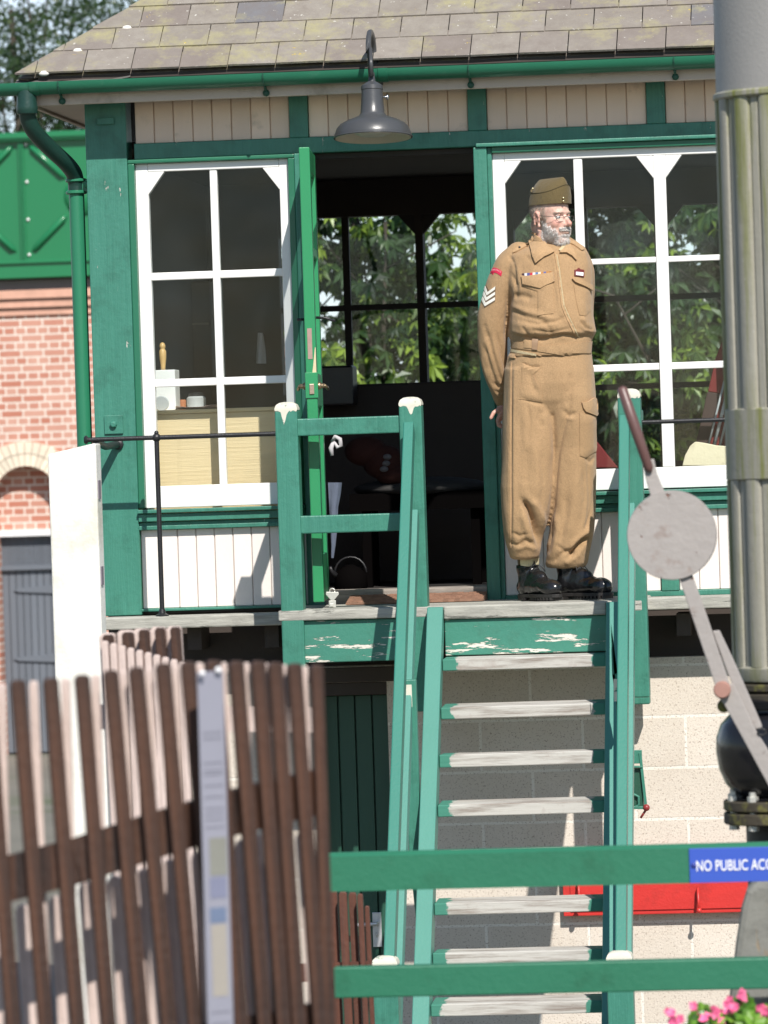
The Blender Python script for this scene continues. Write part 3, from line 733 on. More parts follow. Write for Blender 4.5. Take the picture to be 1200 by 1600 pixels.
for i in range(0, 14):
    if i < len(T0):
        yt = T0[i][0]
        z = zL if i == 0 else Z(820, yt + 4, tread_y(i))
    else: z = zprev - (zp2 - zprev)
    if z < .1: break
    zp2 = zprev if i else z; zprev = z
    if i == 0:
        b = MB(); b.box(xi0 + .002, xi1 - .002, LY - .062, LY - .024, z - .056, z - .001); b.build("nosing", m_plank, stair, bevel=0.006)
        b = MB(); b.box(xi0 + .002, xi1 - .002, LY - .045, LY - .005, Z(820, 1021, -.84), z - .057); b.build("riser_board", m_tealw, stair, bevel=0.004)
        continue
    th = .052
    if tm is None:
        mb = MB(); n_ = 10; vs = []
        # a board with a slightly worn, wavy nose
        for k in range(n_ + 1):
            x = -swd / 2 + .002 + (swd - .004) * k / n_; wv = random.uniform(-.002, .002)
            vs += [(x, -.10 + wv, -th), (x, -.10 + wv, -.004 + wv * .6), (x, .10, -.0), (x, .10, -th)]
        fs = [(4 * k + a, 4 * k + 4 + a, 4 * k + 4 + (a + 1) % 4, 4 * k + (a + 1) % 4) for k in range(n_) for a in range(4)]
        fs = [f[::-1] for f in fs] + [(0, 1, 2, 3)[::-1], (4 * n_, 4 * n_ + 1, 4 * n_ + 2, 4 * n_ + 3)]
        mb.add(vs, fs); tm = mb.build("tread", mt, None, bevel=0.004); tm.parent = stair
        tm.location = Vector((sxm, tread_y(i) + .10, z)) - Vector(stair.location)
    else:
        c = dup(tm, stair, Vector((sxm, tread_y(i) + .10, z)) - Vector(stair.location)); c.rotation_euler = (random.uniform(-.01, .02), random.uniform(-.003, .003), math.pi if i % 2 else 0)
        if i % 2: c.location.y += 0.0
# stringers: steep planks, parallel to the flight
ts = Z(820, 946, -.86); y_b = tread_y(11.2); z_b = 0.004
slope = (Z(820, 1560, tread_y(8)) - Z(820, 1021, tread_y(1))) / (tread_y(8) - tread_y(1))
def stringer(x0, x1):
    b = MB(); top = zL - .004; yf = -.875; L = (top) / slope
    # side profile in y,z
    ya = yf; yb = yf - top / slope
    prof = [(ya, top), (ya + .17, top), (yb + .17, .004), (yb, .004)]
    prof = [(-.872, top), (-.845, top), (-.845 + .0, top - .1), (yb + .165, .004), (yb - .02, .004)]
    vs = [(x0, y, z) for y, z in prof] + [(x1, y, z) for y, z in prof]; k = len(prof)
    b.add(vs, [tuple(range(k - 1, -1, -1)), tuple(range(k, 2 * k))] + [(i, (i + 1) % k, (i + 1) % k + k, i + k) for i in range(k)])
    b.build("stringer", m_stl, stair, bevel=0.004)
m_stl = M("teal_paint_sunbleached", (0.075, 0.250, 0.200), 0.45, 0.07, 3, bump=0.2, dirt=((0.06, 0.24, 0.18), 0.6, 0.85, 5))
stringer(xi0 - .066, xi0); stringer(xi1, xi1 + .062)
# handrails down the flight
pa_l = (X(643, 720, -.85), -.87, Z(640, 668, -.87)); pb = pt(600, 1502, -2.36)
XLr = pa_l[0] - .004
sl_ = (pa_l[2] - pb.z) / (2.36 - .87)
XRr = X(979, 760, -.87)
m_stl2 = M("teal_paint_slope", (0.036, 0.195, 0.145), 0.42, 0.09, 3, bump=0.2, peel=(sca(WOODG, 1.5), 0.71, 0.72, 11, (1.6, 1.6, .5)))
for xq, o in ((XLr, 0), (XRr, -.006)):
    for dz, w_, nm in ((0, .042, "sloping_handrail"), (Z(640, 805, -.87) - pa_l[2] + .0, .032, "sloping_middle_rail")):
        A = Vector((xq + (.012 if dz else 0) * (1 if o == 0 else 1.4), -.86, pa_l[2] + dz)); L = 1.52
        B = Vector((xq + (.012 if dz else 0), -.86 - L, pa_l[2] + dz - sl_ * L))
        b = MB(); b.bar(A, B, w_, .085); b.build(nm, m_stl2 if not dz else m_stl, stair, bevel=0.005)
# foot newels
newel(600, 1495, 0, 0, -2.44, w=.10); newel(967, 1487, 0, 0, -2.44, w=.10)
# intermediate posts
for pxt, pyt, pyb, w_ in ((640, 1062, 1447, .05), (963, 1053, 1130, .03)):
    Yq = -1.43; q = pt(pxt, pyt, Yq); zb_ = Z(pxt, pyb, Yq)
    b = MB(); h = w_ / 2
    b.add([(q.x - h, Yq, q.z), (q.x + h, Yq, q.z), (q.x + h * .9, Yq, zb_ + .1), (q.x + h * .5, Yq, zb_), (q.x - h * .2, Yq, zb_), (q.x - h, Yq, zb_ + .3),
           (q.x - h, Yq + .045, q.z), (q.x + h, Yq + .045, q.z), (q.x + h * .9, Yq + .045, zb_ + .1), (q.x + h * .5, Yq + .045, zb_), (q.x - h * .2, Yq + .045, zb_), (q.x - h, Yq + .045, zb_ + .3)],
          [(5, 4, 3, 2, 1, 0), (6, 7, 8, 9, 10, 11)] + [(i, (i + 1) % 6, (i + 1) % 6 + 6, i + 6) for i in range(6)])
    o = b.build("intermediate_post", m_teal, stair, bevel=0.004)
    b = MB(); b.box(q.x - h * .8, q.x + h * .3, Yq - .002, Yq - .0002, q.z - .11, q.z - .02); b.build("bare_patch", m_cap, o)
# green padlock hasp on the landing edge
hs = thing("metal_catch", tuple(pt(520, 944, -.62)), "pale metal hasp standing on the landing below the open green door", "hasp")
m_gal = M("galvanised_steel", (0.62, 0.61, 0.56), 0.4, 0.15, 30, metal=0.5)
q = pt(520, 951, -.62); q.z = zL
b = MB(); b.box(q.x - .016, q.x + .014, -.625, -.615, q.z, q.z + .03); b.box(q.x - .012, q.x + .004, -.63, -.6255, q.z + .004, q.z + .018)
b.build("hasp_foot", m_gal, hs, bevel=0.002)
b = MB(); b.prism([(q.x - .006, q.z + .03), (q.x + .006, q.z + .03), (q.x + .028, q.z + .055), (q.x + .026, q.z + .065), (q.x - .026, q.z + .067), (q.x - .028, q.z + .056)], -.625, -.617)
b.build("hasp_plate", m_gal, hs, bevel=0.002)
b = MB(); b.tube([(q.x + .011 * math.cos(a), -.62, q.z + .069 + .011 * math.sin(a)) for a in [i * math.pi / 6 for i in range(13)]], .003, 6); b.build("hasp_ring", m_gal, hs, smooth=True)
# door mat
mq = thing("door_mat", (X(690, 930, -.12), -.2, zL), "reddish brown worn mat lying across the doorway sill", "door mat")
b = MB(); n_ = 24; x0m, x1m = X(540, 940, -.3), X(757, 935, -.2)
for i in range(n_):
    for j in range(6):
        xa, xb = x0m + (x1m - x0m) * i / n_, x0m + (x1m - x0m) * (i + 1) / n_; ya, yb = -.30 + .235 * j / 6, -.30 + .235 * (j + 1) / 6
        b.box(xa, xb, ya, yb, zL + .001, zL + .008 + (5 - j) * 0 + j * .0052 + random.uniform(0, .003), random.random())
b.build("mat_pile", M("coir_mat", (0.27, 0.15, 0.10), 0.95, 0.25, 40, bump=0.8, bs=300, tint=.15), mq)
m_teal_done = True

# ================================================================== LAMP ON THE EAVES
lp = thing("gooseneck_lamp", tuple(pt(594, 120, EY)), "grey enamel shade lamp on a bent pipe over the doorway", "lamp")
m_lamp = M("grey_enamel", (0.062, 0.064, 0.067), 0.33, 0.12, 6, bump=0.1)
Yl = -.50; c0 = pt(583, 216, Yl); cx_, cz_ = c0.x, c0.z
px_ = 1 / sc(Yl)
prof_o = [(61, 1), (61.5, 3), (59.5, 9), (57, 16), (52, 22), (41, 28), (30, 32), (22, 35.5), (19, 40), (17.5, 58), (16.5, 77)]
b = MB(); pr = [(r * px_, h * px_) for r, h in prof_o]; pi = [((r - 1.6) * px_, (h - 1.2) * px_) for r, h in prof_o[:-1]][::-1]
rot = Matrix.Rotation(R(-5), 3, 'X') 
def tilt(b):
    for i, v in enumerate(b.v):
        q = rot @ (Vector(v) - c0) + c0; b.v[i] = tuple(q)
b.lathe(c0, pr, 40); b.f = b.f[:-2]; b.t = b.t[:-2]; tilt(b)
shade = b.build("lamp_shade", m_lamp, lp, smooth=True, sharp=50)
b = MB(); b.lathe(c0, pi, 40); b.f = b.f[:-2]; b.t = b.t[:-2]; tilt(b); b.build("shade_lining", M("cream_enamel", (0.62, 0.56, 0.47), 0.4), shade, smooth=True)
b = MB(); b.tube([(cx_ + 61.3 * px_ * math.cos(a), Yl + 61.3 * px_ * math.sin(a), cz_ + 1.5 * px_) for a in [i * math.pi / 24 for i in range(49)]], .0035, 6); tilt(b)
b.build("rolled_rim", m_lamp, shade, smooth=True)
b = MB(); b.lathe(c0, [(10 * px_, 30 * px_), (28 * px_, 20 * px_), (30 * px_, 8 * px_), (20 * px_, 4 * px_)], 20); tilt(b); b.build("bulb", M("frosted_bulb", (0.6, 0.58, 0.52), 0.3), lp, smooth=True)
b = MB(); b.lathe(c0, [(16 * px_, 75 * px_), (17.5 * px_, 77 * px_), (17 * px_, 83 * px_), (10 * px_, 88 * px_), (6 * px_, 90 * px_), (5 * px_, 98 * px_), (4.5 * px_, 104 * px_)], 24); tilt(b); b.build("lamp_cap", m_lamp, lp, smooth=True, sharp=40)
b = MB(); s0 = pt(605, 152, Yl + .02); b.tube([(cx_ + .04, Yl + .01, s0.z + .002), (s0.x, Yl, s0.z)], .004, 6); b.ball(s0, (.008, .008, .011)); b.build("thumb_screw", M("chrome_screw", (0.7, 0.7, 0.7), 0.15, metal=1.0), lp, smooth=True)
P1 = Vector((cx_, Yl, cz_ + 97 * px_)); tp = pt(577, 47, Yl + .1); wp = pt(588, 128, EY - .01)
path = [P1, P1 + Vector((-.003, .0, .12))]
for i in range(0, 9):
    a = math.pi * i / 8; yy = Yl + (EY - Yl) * (1 - math.cos(a)) / 2
    path.append(Vector((cx_ - .008 + (wp.x - cx_) * i / 8 * .6, yy, tp.z - .10 + math.sin(a) * .095)))
path += [Vector((wp.x, EY - .012, wp.z + .10)), Vector((wp.x, EY - .012, wp.z - .0))]
b = MB(); b.tube(path, .0115, 12); b.build("bent_pipe", m_lamp, lp, smooth=True)
b = MB(); b.lathe((wp.x, EY - .002, wp.z), [(.03, 0), (.03, .008), (.016, .014)], 14, 'y'); b.build("wall_flange", m_lamp, lp)
# ================================================================== BRICK TANK HOUSE FAR BEHIND
BY = 30.0
bh = thing("brick_building", (X(-100, 700, BY), BY, 0), "red brick building with pale arched recess and grey boarded doors under the water tank", "building")
bxa, bxb = X(-420, 700, BY), X(330, 700, BY)
zbt = Z(60, 490, BY); zt_top = Z(60, 453, BY)
# recess geometry
acx = X(42, 800, BY); iw = X(92, 800, BY) - X(-6, 800, BY); ihw = iw / 2
zspring = Z(42, 765, BY); zin = Z(42, 728, BY); zout = Z(42, 690, BY); rise = zin - zspring
Rin = (ihw ** 2 + rise ** 2) / (2 * rise); acz = zin - Rin
def arcpts(r, hw, n=14):
    a0 = math.asin(min(1, hw / r)); return [(acx + r * math.sin(-a0 + 2 * a0 * i / n), acz + r * math.cos(-a0 + 2 * a0 * i / n)) for i in range(n + 1)]
inner = arcpts(Rin, ihw)
b = MB(); b.box(bxa, acx - ihw, BY, BY + .5, 0, zbt); b.box(acx + ihw, bxb, BY, BY + .5, 0, zbt)
poly = [(acx - ihw, zbt), (acx - ihw, inner[0][1])] + inner[1:-1] + [(acx + ihw, inner[-1][1]), (acx + ihw, zbt)]
b.prism(poly, BY, BY + .5); b.box(bxa, bxb, BY + 8, BY + 8.3, 0, zt_top); b.box(bxa, bxa + .3, BY + .5, BY + 8, 0, zbt); b.box(bxb - .3, bxb, BY + .5, BY + 8, 0, zbt)
b.build("wall", m_brick, bh)
b = MB(); zdo = Z(40, 836, BY); b.box(acx - ihw, acx + ihw, BY + .22, BY + .4, zdo + .02, zout); b.build("recess_wall", m_brick, bh)
m_arch = brick_mat("pale_arch_brick", (0.72, 0.62, 0.47), (0.78, 0.69, 0.55), (0.72, 0.66, 0.55), 0.08, 0.24, 0.006, bump=0.3)
b = MB(); ro = zout - acz; rm = (Rin + ro) / 2
for r0_, r1_ in ((Rin, rm - .004), (rm + .004, ro)):
    a0 = math.asin(min(1, (ihw + .02) / Rin)) * 1.06; n = 22
    for i in range(n):
        aa, ab_ = -a0 + 2 * a0 * (i + .05) / n, -a0 + 2 * a0 * (i + .95) / n
        q = [(acx + r1_ * math.sin(aa), acz + r1_ * math.cos(aa)), (acx + r0_ * math.sin(aa), acz + r0_ * math.cos(aa)), (acx + r0_ * math.sin(ab_), acz + r0_ * math.cos(ab_)), (acx + r1_ * math.sin(ab_), acz + r1_ * math.cos(ab_))]
        b.prism(q, BY - .03, BY + .1, random.random())
b.build("arch", M("pale_arch", (0.74, 0.64, 0.5), 0.85, 0.1, 5, tint=.12), bh)
# dentilled brick band
for k, (ya, yb) in enumerate(((453, 466), (468, 480), (482, 492))):
    b = MB(); z1, z0 = Z(60, ya, BY), Z(60, yb, BY); x = bxa
    b.box(bxa, bxb, BY - .10 + k * .035, BY + .4, z0, z1); b.build("brick_band", M("pale_brick_band", (0.60, 0.34, 0.25), 0.9, 0.3, 7) if k == 0 else bpy.data.materials["pale_brick_band"], bh)
m_gdoor = M("slate_grey_door_paint", (0.135, 0.15, 0.175), 0.55, 0.08, 2, tint=.06)
b = MB(); zl0 = Z(40, 832, BY)
xq0 = acx - ihw; k = 9; pw = (2 * ihw) / 11
pts_ = arcpts(2.2, ihw); 
b.box(acx - ihw, acx + ihw, BY + .16, BY + .30, Z(40, 838, BY), Z(40, 828, BY)); b.build("lintel", M("white_lintel", (0.75, 0.75, 0.75), .6), bh)
b = MB()
for i in range(22): b.box(xq0 + i * pw / 2 + .004, xq0 + (i + 1) * pw / 2 - .004, BY + .26, BY + .29, Z(40, 884, BY), Z(40, 838, BY), random.random())
b.build("door_transom_panel", m_gdoor, bh)
b = MB(); b.box(xq0, acx + ihw, BY + .20, BY + .29, Z(40, 891, BY), Z(40, 884, BY)); b.build("door_transom", m_gdoor, bh)
b = MB()
for i in range(11):
    b.box(xq0 + i * (2 * ihw / 9) + .004, xq0 + (i + 1) * (2 * ihw / 9) - .004, BY + .25, BY + .29, 0.02, Z(40, 891, BY), random.random())
gd = b.build("boarded_door", m_gdoor, bh)
for py in (922, 1030):
    b = MB(); zz = Z(60, py, BY); x0 = X(16, py, BY); x1 = X(84, py, BY); b.prism([(x0, zz), (x0 + .05, zz - .02), (x1, zz - .045), (x1, zz + .045), (x0 + .05, zz + .02)], BY + .225, BY + .248); b.build("strap_hinge", m_gdoor, gd)

# ================================================================== WATER TANK
wt = thing("water_tank", (X(-100, 400, BY), BY - .1, zt_top), "bright green pressed steel water tank with crossed ribs on top of the brick building", "water tank")
m_tank = M("tank_green", (0.016, 0.175, 0.070), 0.22, 0.05, 1, bump=0.05, bs=20)
b = MB(); b.box(bxa + .1, bxb - .1, BY - .05, BY + 8.2, zt_top, Z(60, 437, BY)); b.build("bearer", M("dark_grey_bearer", (0.16, 0.15, 0.15), .7), wt)
z1 = Z(60, 212, BY); z0 = Z(60, 408, BY); jx = X(38, 310, BY); PW = 1.22 * 1.02; TY = BY - .1
xa_, xb_ = jx - 2 * PW, jx + 1 * PW
b = MB(); b.box(xa_, xb_, TY, TY + 7, z0, z1 - .02); body = b.build("tank_wall", m_tank, wt)
for i in range(4):
    x = jx + (i - 2) * PW; b = MB(); b.box(x - .025, x - .004, TY - .045, TY, z0, z1 - .02); b.box(x + .004, x + .025, TY - .045, TY, z0, z1 - .02)
    b.build("panel_flange", m_tank, body, bevel=.004)
    if i < 3:
        cxp, czp = x + PW / 2, (z0 + z1) / 2; b = MB()
        for sx in (-1, 1):
            for sz_ in (-1, 1):
                A = Vector((cxp + sx * PW * .43, TY - .002, czp + sz_ * (z1 - z0) * .42)); B = Vector((cxp + sx * PW * .14, TY - .002, czp + sz_ * (z1 - z0) * .15))
                b.tube([A, A.lerp(B, .1) + Vector((0, -.028, 0)), A.lerp(B, .9) + Vector((0, -.028, 0)), B], [.012, .03, .03, .012], 10, flat=1)
        b.lathe((cxp, TY + .0, czp), [(PW * .16, 0), (PW * .13, .05), (.02, .06)], 24, 'y')
        b.build("pressed_ribs", m_tank, body, smooth=True, sharp=50)
b = MB(); 
for i in range(3):
    for k in (0.05, .33, .63, .93): b.ball((jx + (i - 2) * PW + .05, TY - .01, z0 + (z1 - z0) * k), (.017, .012, .017), 8, 6)
b.build("bolts", M("white_bolt", (0.8, 0.8, 0.78), .3), body, smooth=True)
b = MB(); b.box(xa_ - .03, xb_ + .03, TY - .08, TY + 7, z1 - .06, z1 + .03); b.box(xa_ - .03, xb_ + .03, TY - .10, TY - .081, z1 - .035, z1 + .01); b.build("top_flange", m_tank, wt, bevel=.008)
b = MB(); b.box(xa_ - .03, xb_ + .03, TY - .09, TY + 7, Z(60, 435, BY), z0); b.box(xa_ - .03, xb_ + .03, TY - .12, TY - .091, z0 - .03, z0 + .002); b.build("bottom_flange", m_tank, wt, bevel=.008)

# ================================================================== TREES
def leafmat(name, c0, c1, c2):
    m, n, l, p = newmat(name)
    at = n.new('ShaderNodeAttribute'); at.attribute_name = 'tint'
    cr = n.new('ShaderNodeValToRGB'); e = cr.color_ramp.elements; e[0].color = c0 + (1,); e[1].color = c2 + (1,); q = e.new(.55); q.color = c1 + (1,)
    l.new(at.outputs['Fac'], cr.inputs[0]); l.new(cr.outputs[0], p.inputs['Base Color']); p.inputs['Roughness'].default_value = .38
    tr = n.new('ShaderNodeBsdfTranslucent'); l.new(mix(n, l, 0.5, cr.outputs[0], (0.16, 0.30, 0.02)), tr.inputs[0])
    mx = n.new('ShaderNodeMixShader'); mx.inputs[0].default_value = .3; l.new(p.outputs[0], mx.inputs[1]); l.new(tr.outputs[0], mx.inputs[2])
    l.new(mx.outputs[0], n['Material Output'].inputs[0]); return m
m_lf = leafmat("chestnut_leaves", (0.008, 0.020, 0.008), (0.040, 0.085, 0.022), (0.27, 0.38, 0.05))
m_lf2 = leafmat("dark_leaves", (0.02, 0.04, 0.018), (0.035, 0.07, 0.025), (0.08, 0.12, 0.03))
m_bark = M("bark", (0.05, 0.04, 0.03), .9, .3, 6, bump=.8, bs=20)
def tree(name, base, blobs, nclus, leaf_len, mat, label, palm=True, seed=1, group=None, trunk_h=None, surf=.55, gap=-.1):
    rng = random.Random(seed); bx, by = base
    t = thing(name, (bx, by, 0), label, "tree", group)
    c0 = blobs[0][0]; b = MB()
    top = Vector(c0)
    path = [Vector((bx, by, 0)), Vector((bx + .1, by, top.z * .35)), Vector((bx - .05, by + .1, top.z * .7)), top + Vector((0, 0, .6))]
    b.tube(path, [.2, .14, .08, .03], 12)
    b.build("trunk", m_bark, t, smooth=True)
    for c, r in blobs:
        for _ in range(5):
            b = MB(); s = path[1].lerp(path[2], rng.random()); e = Vector(c) + Vector((rng.uniform(-1, 1) * r[0], rng.uniform(-1, 1) * r[1], rng.uniform(-.7, .9) * r[2])) * .8
            mid = s.lerp(e, .5) + Vector((rng.uniform(-.2, .2), rng.uniform(-.2, .2), rng.uniform(-.1, .3)))
            b.tube([s, mid, e], [.035, .02, .006], 6); 
            for _k in range(3):
                e2 = mid.lerp(e, rng.random()) ; b.tube([e2, e2 + Vector((rng.uniform(-.6, .6), rng.uniform(-.5, .5), rng.uniform(-.4, .4)))], [.01, .004], 5)
            b.build("limb", m_bark, t, smooth=True)
    V = []; F = []; T = []
    tot = sum(r[0] * r[1] * r[2] for _, r in blobs)
    for c, r in blobs:
        k = int(nclus * r[0] * r[1] * r[2] / tot)
        for _ in range(k):
            u = Vector((rng.gauss(0, 1), rng.gauss(0, 1), rng.gauss(0, 1))).normalized(); rad = rng.random() ** surf
            q = noise.noise(u * 2.2 + Vector(c)) * .35 + 1
            p = Vector(c) + Vector((u.x * r[0], u.y * r[1], u.z * r[2])) * rad * q
            if noise.noise(p * 1.7 + Vector((seed, 0, 0))) < gap and rng.random() < .93: continue
            tint = min(1, max(0, .36 + .85 * noise.noise(p * 2.1) + rng.uniform(-.2, .36)))
            nl = 6 if palm else 4
            ax = Vector((rng.uniform(-1, 1), rng.uniform(-1, .3), rng.uniform(.1, 1))).normalized()
            s1 = ax.orthogonal().normalized(); s2 = ax.cross(s1); L0 = leaf_len * rng.uniform(.7, 1.25); a_off = rng.random() * 6.28
            for j in range(nl):
                a = a_off + (2 * math.pi * j / nl if palm else rng.random() * 6.28)
                dr = (s1 * math.cos(a) + s2 * math.sin(a)); dr = (dr + Vector((0, 0, -.55 if palm else -.25))).normalized()
                L = L0 * rng.uniform(.75, 1.1); wd = dr.cross(ax)
                if wd.length < .1: continue
                wd = wd.normalized() * L * (.21 if palm else .3); nn = wd.cross(dr).normalized() * L * .06
                o = p if palm else p + Vector((rng.uniform(-1, 1), rng.uniform(-1, 1), rng.uniform(-1, 1))) * leaf_len * 1.2
                bi = len(V)
                V += [o, o + dr * L * .55 + wd + nn, o + dr * L * .6 - nn, o + dr * L * .55 - wd + nn, o + dr * L + Vector((0, 0, -L * .15))]
                F += [(bi, bi + 1, bi + 2), (bi, bi + 2, bi + 3), (bi + 1, bi + 4, bi + 2), (bi + 3, bi + 2, bi + 4)]
                T += [min(1, max(0, tint + rng.uniform(-.12, .12)))] * 4
    b = MB(); b.v = [tuple(v) for v in V]; b.f = F; b.t = T
    b.build("crown", mat, t)
    return t
def P3(px, py, Y): q = pt(px, py, Y); return (q.x, q.y, q.z)
tree("broadleaf_tree", (X(560, 700, 13), 13.6), [(P3(560, 470, 13.5), (1.0, .9, 1.25)), (P3(470, 620, 13), (1.0, .9, .8)), (P3(620, 640, 13), (.8, .7, .6))], 3000, .115, m_lf, "leafy tree with drooping leaflets seen through the open doorway", seed=3, group="trees behind the signal box", gap=-.05)
tree("broadleaf_tree", (X(780, 700, 15), 15.6), [(P3(760, 610, 15), (1.0, .9, .95)), (P3(830, 400, 15.5), (.5, .6, .6))], 2600, .115, m_lf, "tree with sky gaps seen between the doorway and the right window", seed=5, group="trees behind the signal box", gap=0.0)
tree("broadleaf_tree", (X(1010, 700, 12), 12.6), [(P3(985, 460, 12.5), (1.1, .9, 1.0)), (P3(1000, 650, 12), (1.2, .8, .8)), (P3(900, 560, 12.5), (.7, .6, .9))], 5600, .105, m_lf, "dense leafy tree filling the glass of the right window", seed=8, group="trees behind the signal box")
tree("broadleaf_tree", (X(1190, 700, 12), 12.3), [(P3(1160, 400, 12), (1.0, .9, 1.0)), (P3(1170, 620, 11.6), (1.1, .9, 1.1))], 4600, .115, m_lf, "bright leafy tree in the glass beside the fluted column", seed=11, group="trees behind the signal box")
for k, (px, py, Y, rx, rz) in enumerate(((20, 95, 36, 1.3, 1.1), (120, 150, 38, 1.4, .9), (230, 20, 40, 1.0, .8), (60, -60, 39, 1.6, 1.2), (340, -20, 41, 1.1, .7))):
    if k == 0:
        tree("dark_tree", (X(60, 700, 37), 37), [(P3(px, py, 37), (rx, 1.2, rz)), (P3(120, 160, 37.5), (1.3, 1.2, .7)), (P3(30, -50, 38), (1.6, 1.2, 1.0)), (P3(170, 60, 37), (.7, .8, .8))], 6500, .07, m_lf2, "dark small-leaved tree rising behind the tank at the roof corner", palm=False, seed=21, group="dark trees beyond the roof")
tree("dark_tree", (X(300, 700, 41), 41), [(P3(290, -40, 41), (1.4, 1.2, .8)), (P3(200, 170, 40.5), (1.4, 1.2, .7))], 2600, .08, m_lf2, "dark treetop showing just over the roof hip", palm=False, seed=25, group="dark trees beyond the roof")

# ================================================================== FLUTED COLUMN OF THE WATER CRANE
CY = -6.3; ctop = pt(1252, 100, CY)
cxw = (pt(1252, 100, CY).x + pt(1286, 1050, CY).x) / 2
kc = 1 / sc(CY)
col = thing("water_crane", (cxw, CY, 0), "tall grey fluted iron column with green algae and a black valve at its foot", "water crane")
def cz(py): return Z(1160, py, CY)
mc, n, l, p = newmat("weathered_grey_column")
v = mapped(n, l); c = mix(n, l, nz(n, l, mapped(n, l, (1, 1, .4)), 6, 5, .7), (0.27, 0.255, 0.205), (0.36, 0.345, 0.29))
c = mix(n, l, ramp(n, l, nz(n, l, mapped(n, l, (6, 6, .35)), 2.2, 5, .7), .46, .62), c, (0.19, 0.20, 0.05))
c = mix(n, l, ramp(n, l, nz(n, l, mapped(n, l, (1, 1, .5)), 14, 5, .7), .68, .76), c, (0.22, 0.10, 0.05))
c = mix(n, l, ramp(n, l, nz(n, l, v, 60, 3, .7), .70, .74), c, (0.5, 0.5, 0.47))
l.new(c, p.inputs['Base Color']); p.inputs['Roughness'].default_value = .6; l.new(bumpn(n, l, nz(n, l, v, 35, 5, .7), .35, .006), p.inputs['Normal'])
m_smooth = M("grey_column_paint", (0.29, 0.28, 0.265), .5, .10, 4, bump=.3, dirt=((0.16, 0.15, 0.14), .6, .9, 12))
RC = 138 * kc
b = MB(); b.lathe((cxw, CY, 0), [(RC * .985, cz(148)), (RC * .985, cz(-160))], 64); b.build("upper_pipe", m_smooth, col, smooth=True, sharp=40)
b = MB(); b.lathe((cxw, CY, 0), [(RC * 1.0, cz(158)), (RC * 1.022, cz(155)), (RC * 1.022, cz(149)), (RC * 1.0, cz(146))], 64); b.build("collar", mc, col, smooth=True, sharp=40)
NF = 16
def flute(r, a, j, rr=RC):
    ph = (a * NF / (2 * math.pi) + .35) % 1
    if ph < .62: return r - .004 + .009 * math.sqrt(max(0, math.sin(ph / .62 * math.pi)))
    if ph < .68 or ph > .94: return r - .011
    return r - .006
def fcol(z0, z1, nm):
    b = MB(); b.lathe((cxw, CY, 0), [(RC * .985, z0), (RC * .985, z1)], NF * 28, mod=flute); b.build(nm, mc, col, smooth=True, sharp=35)
fcol(cz(640), cz(158), "fluted_shaft"); fcol(cz(1040), cz(750), "fluted_shaft")
b = MB(); b.lathe((cxw, CY, 0), [(RC * .99, cz(750)), (RC * 1.005, cz(748)), (RC * 1.005, cz(641)), (RC * .99, cz(639))], 64); b.build("plain_band", mc, col, smooth=True, sharp=40)
b = MB(); b.lathe((cxw, CY, 0), [(RC * 1.0, cz(1062)), (RC * 1.01, cz(1058)), (RC * 1.01, cz(1042)), (RC * .98, cz(1039))], 64); b.build("plain_band", mc, col, smooth=True, sharp=40)
m_rust = M("mossy_rusty_flange", (0.055, 0.045, 0.03), .75, .4, 20, bump=.6, bs=60, dirt=((0.20, 0.19, 0.04), .52, .68, 18))
b = MB(); 
for a_, c_ in ((1066, 1078), (1081, 1096)): b.lathe((cxw, CY, 0), [(RC * 1.0, cz(c_)), (RC * 1.02, cz(c_ - 2)), (RC * 1.02, cz(a_ + 2)), (RC * 1.0, cz(a_))], 48)
b.build("flange", m_rust, col, smooth=True, sharp=40)
m_valve = M("glossy_black_valve", (0.012, 0.012, 0.014), .18, .2, 12, bump=.12, bs=50)
vy = CY - .05; vx = pt(1222, 1170, vy).x
def vz(py): return Z(1200, py, vy)
kv = 1 / sc(vy)
b = MB(); pr = [(86, 1246), (70, 1243), (76, 1238), (90, 1222), (99, 1200), (103, 1172), (102, 1150), (95, 1130), (84, 1118), (78, 1112), (78, 1106), (90, 1104), (92, 1092), (84, 1089)]
b.lathe((vx, vy, 0), [(r * kv, vz(y)) for r, y in pr], 48); b.build("valve_body", m_valve, col, smooth=True, sharp=50)
b = MB()
for y0, y1 in ((1264, 1248), (1285, 1267)): b.lathe((vx, vy, 0), [(92 * kv, vz(y0)), (94 * kv, vz(y0 - 2)), (94 * kv, vz(y1 + 2)), (92 * kv, vz(y1))], 40)
fl = b.build("flange", m_rust, col, smooth=True, sharp=40)
for i in range(10):
    a = R(200 + i * 36); b = MB(); q = Vector((vx + 82 * kv * math.cos(a), vy + 82 * kv * math.sin(a), 0)); b.lathe(q, [(.016, vz(1293)), (.016, vz(1285.2)), (.010, vz(1285)), (.010, vz(1248.5)), (.017, vz(1248)), (.017, vz(1240)), (.011, vz(1239)), (.011, vz(1233))], 6); b.build("bolt", m_gal, fl)
b = MB(); b.lathe((vx, vy, 0), [(60 * kv, 0.004), (60 * kv, vz(1285.5))], 40); b.build("lower_pipe", M("dark_pipe", (0.035, 0.032, 0.03), .5, .3, 8, bump=.3), col, smooth=True, sharp=40)
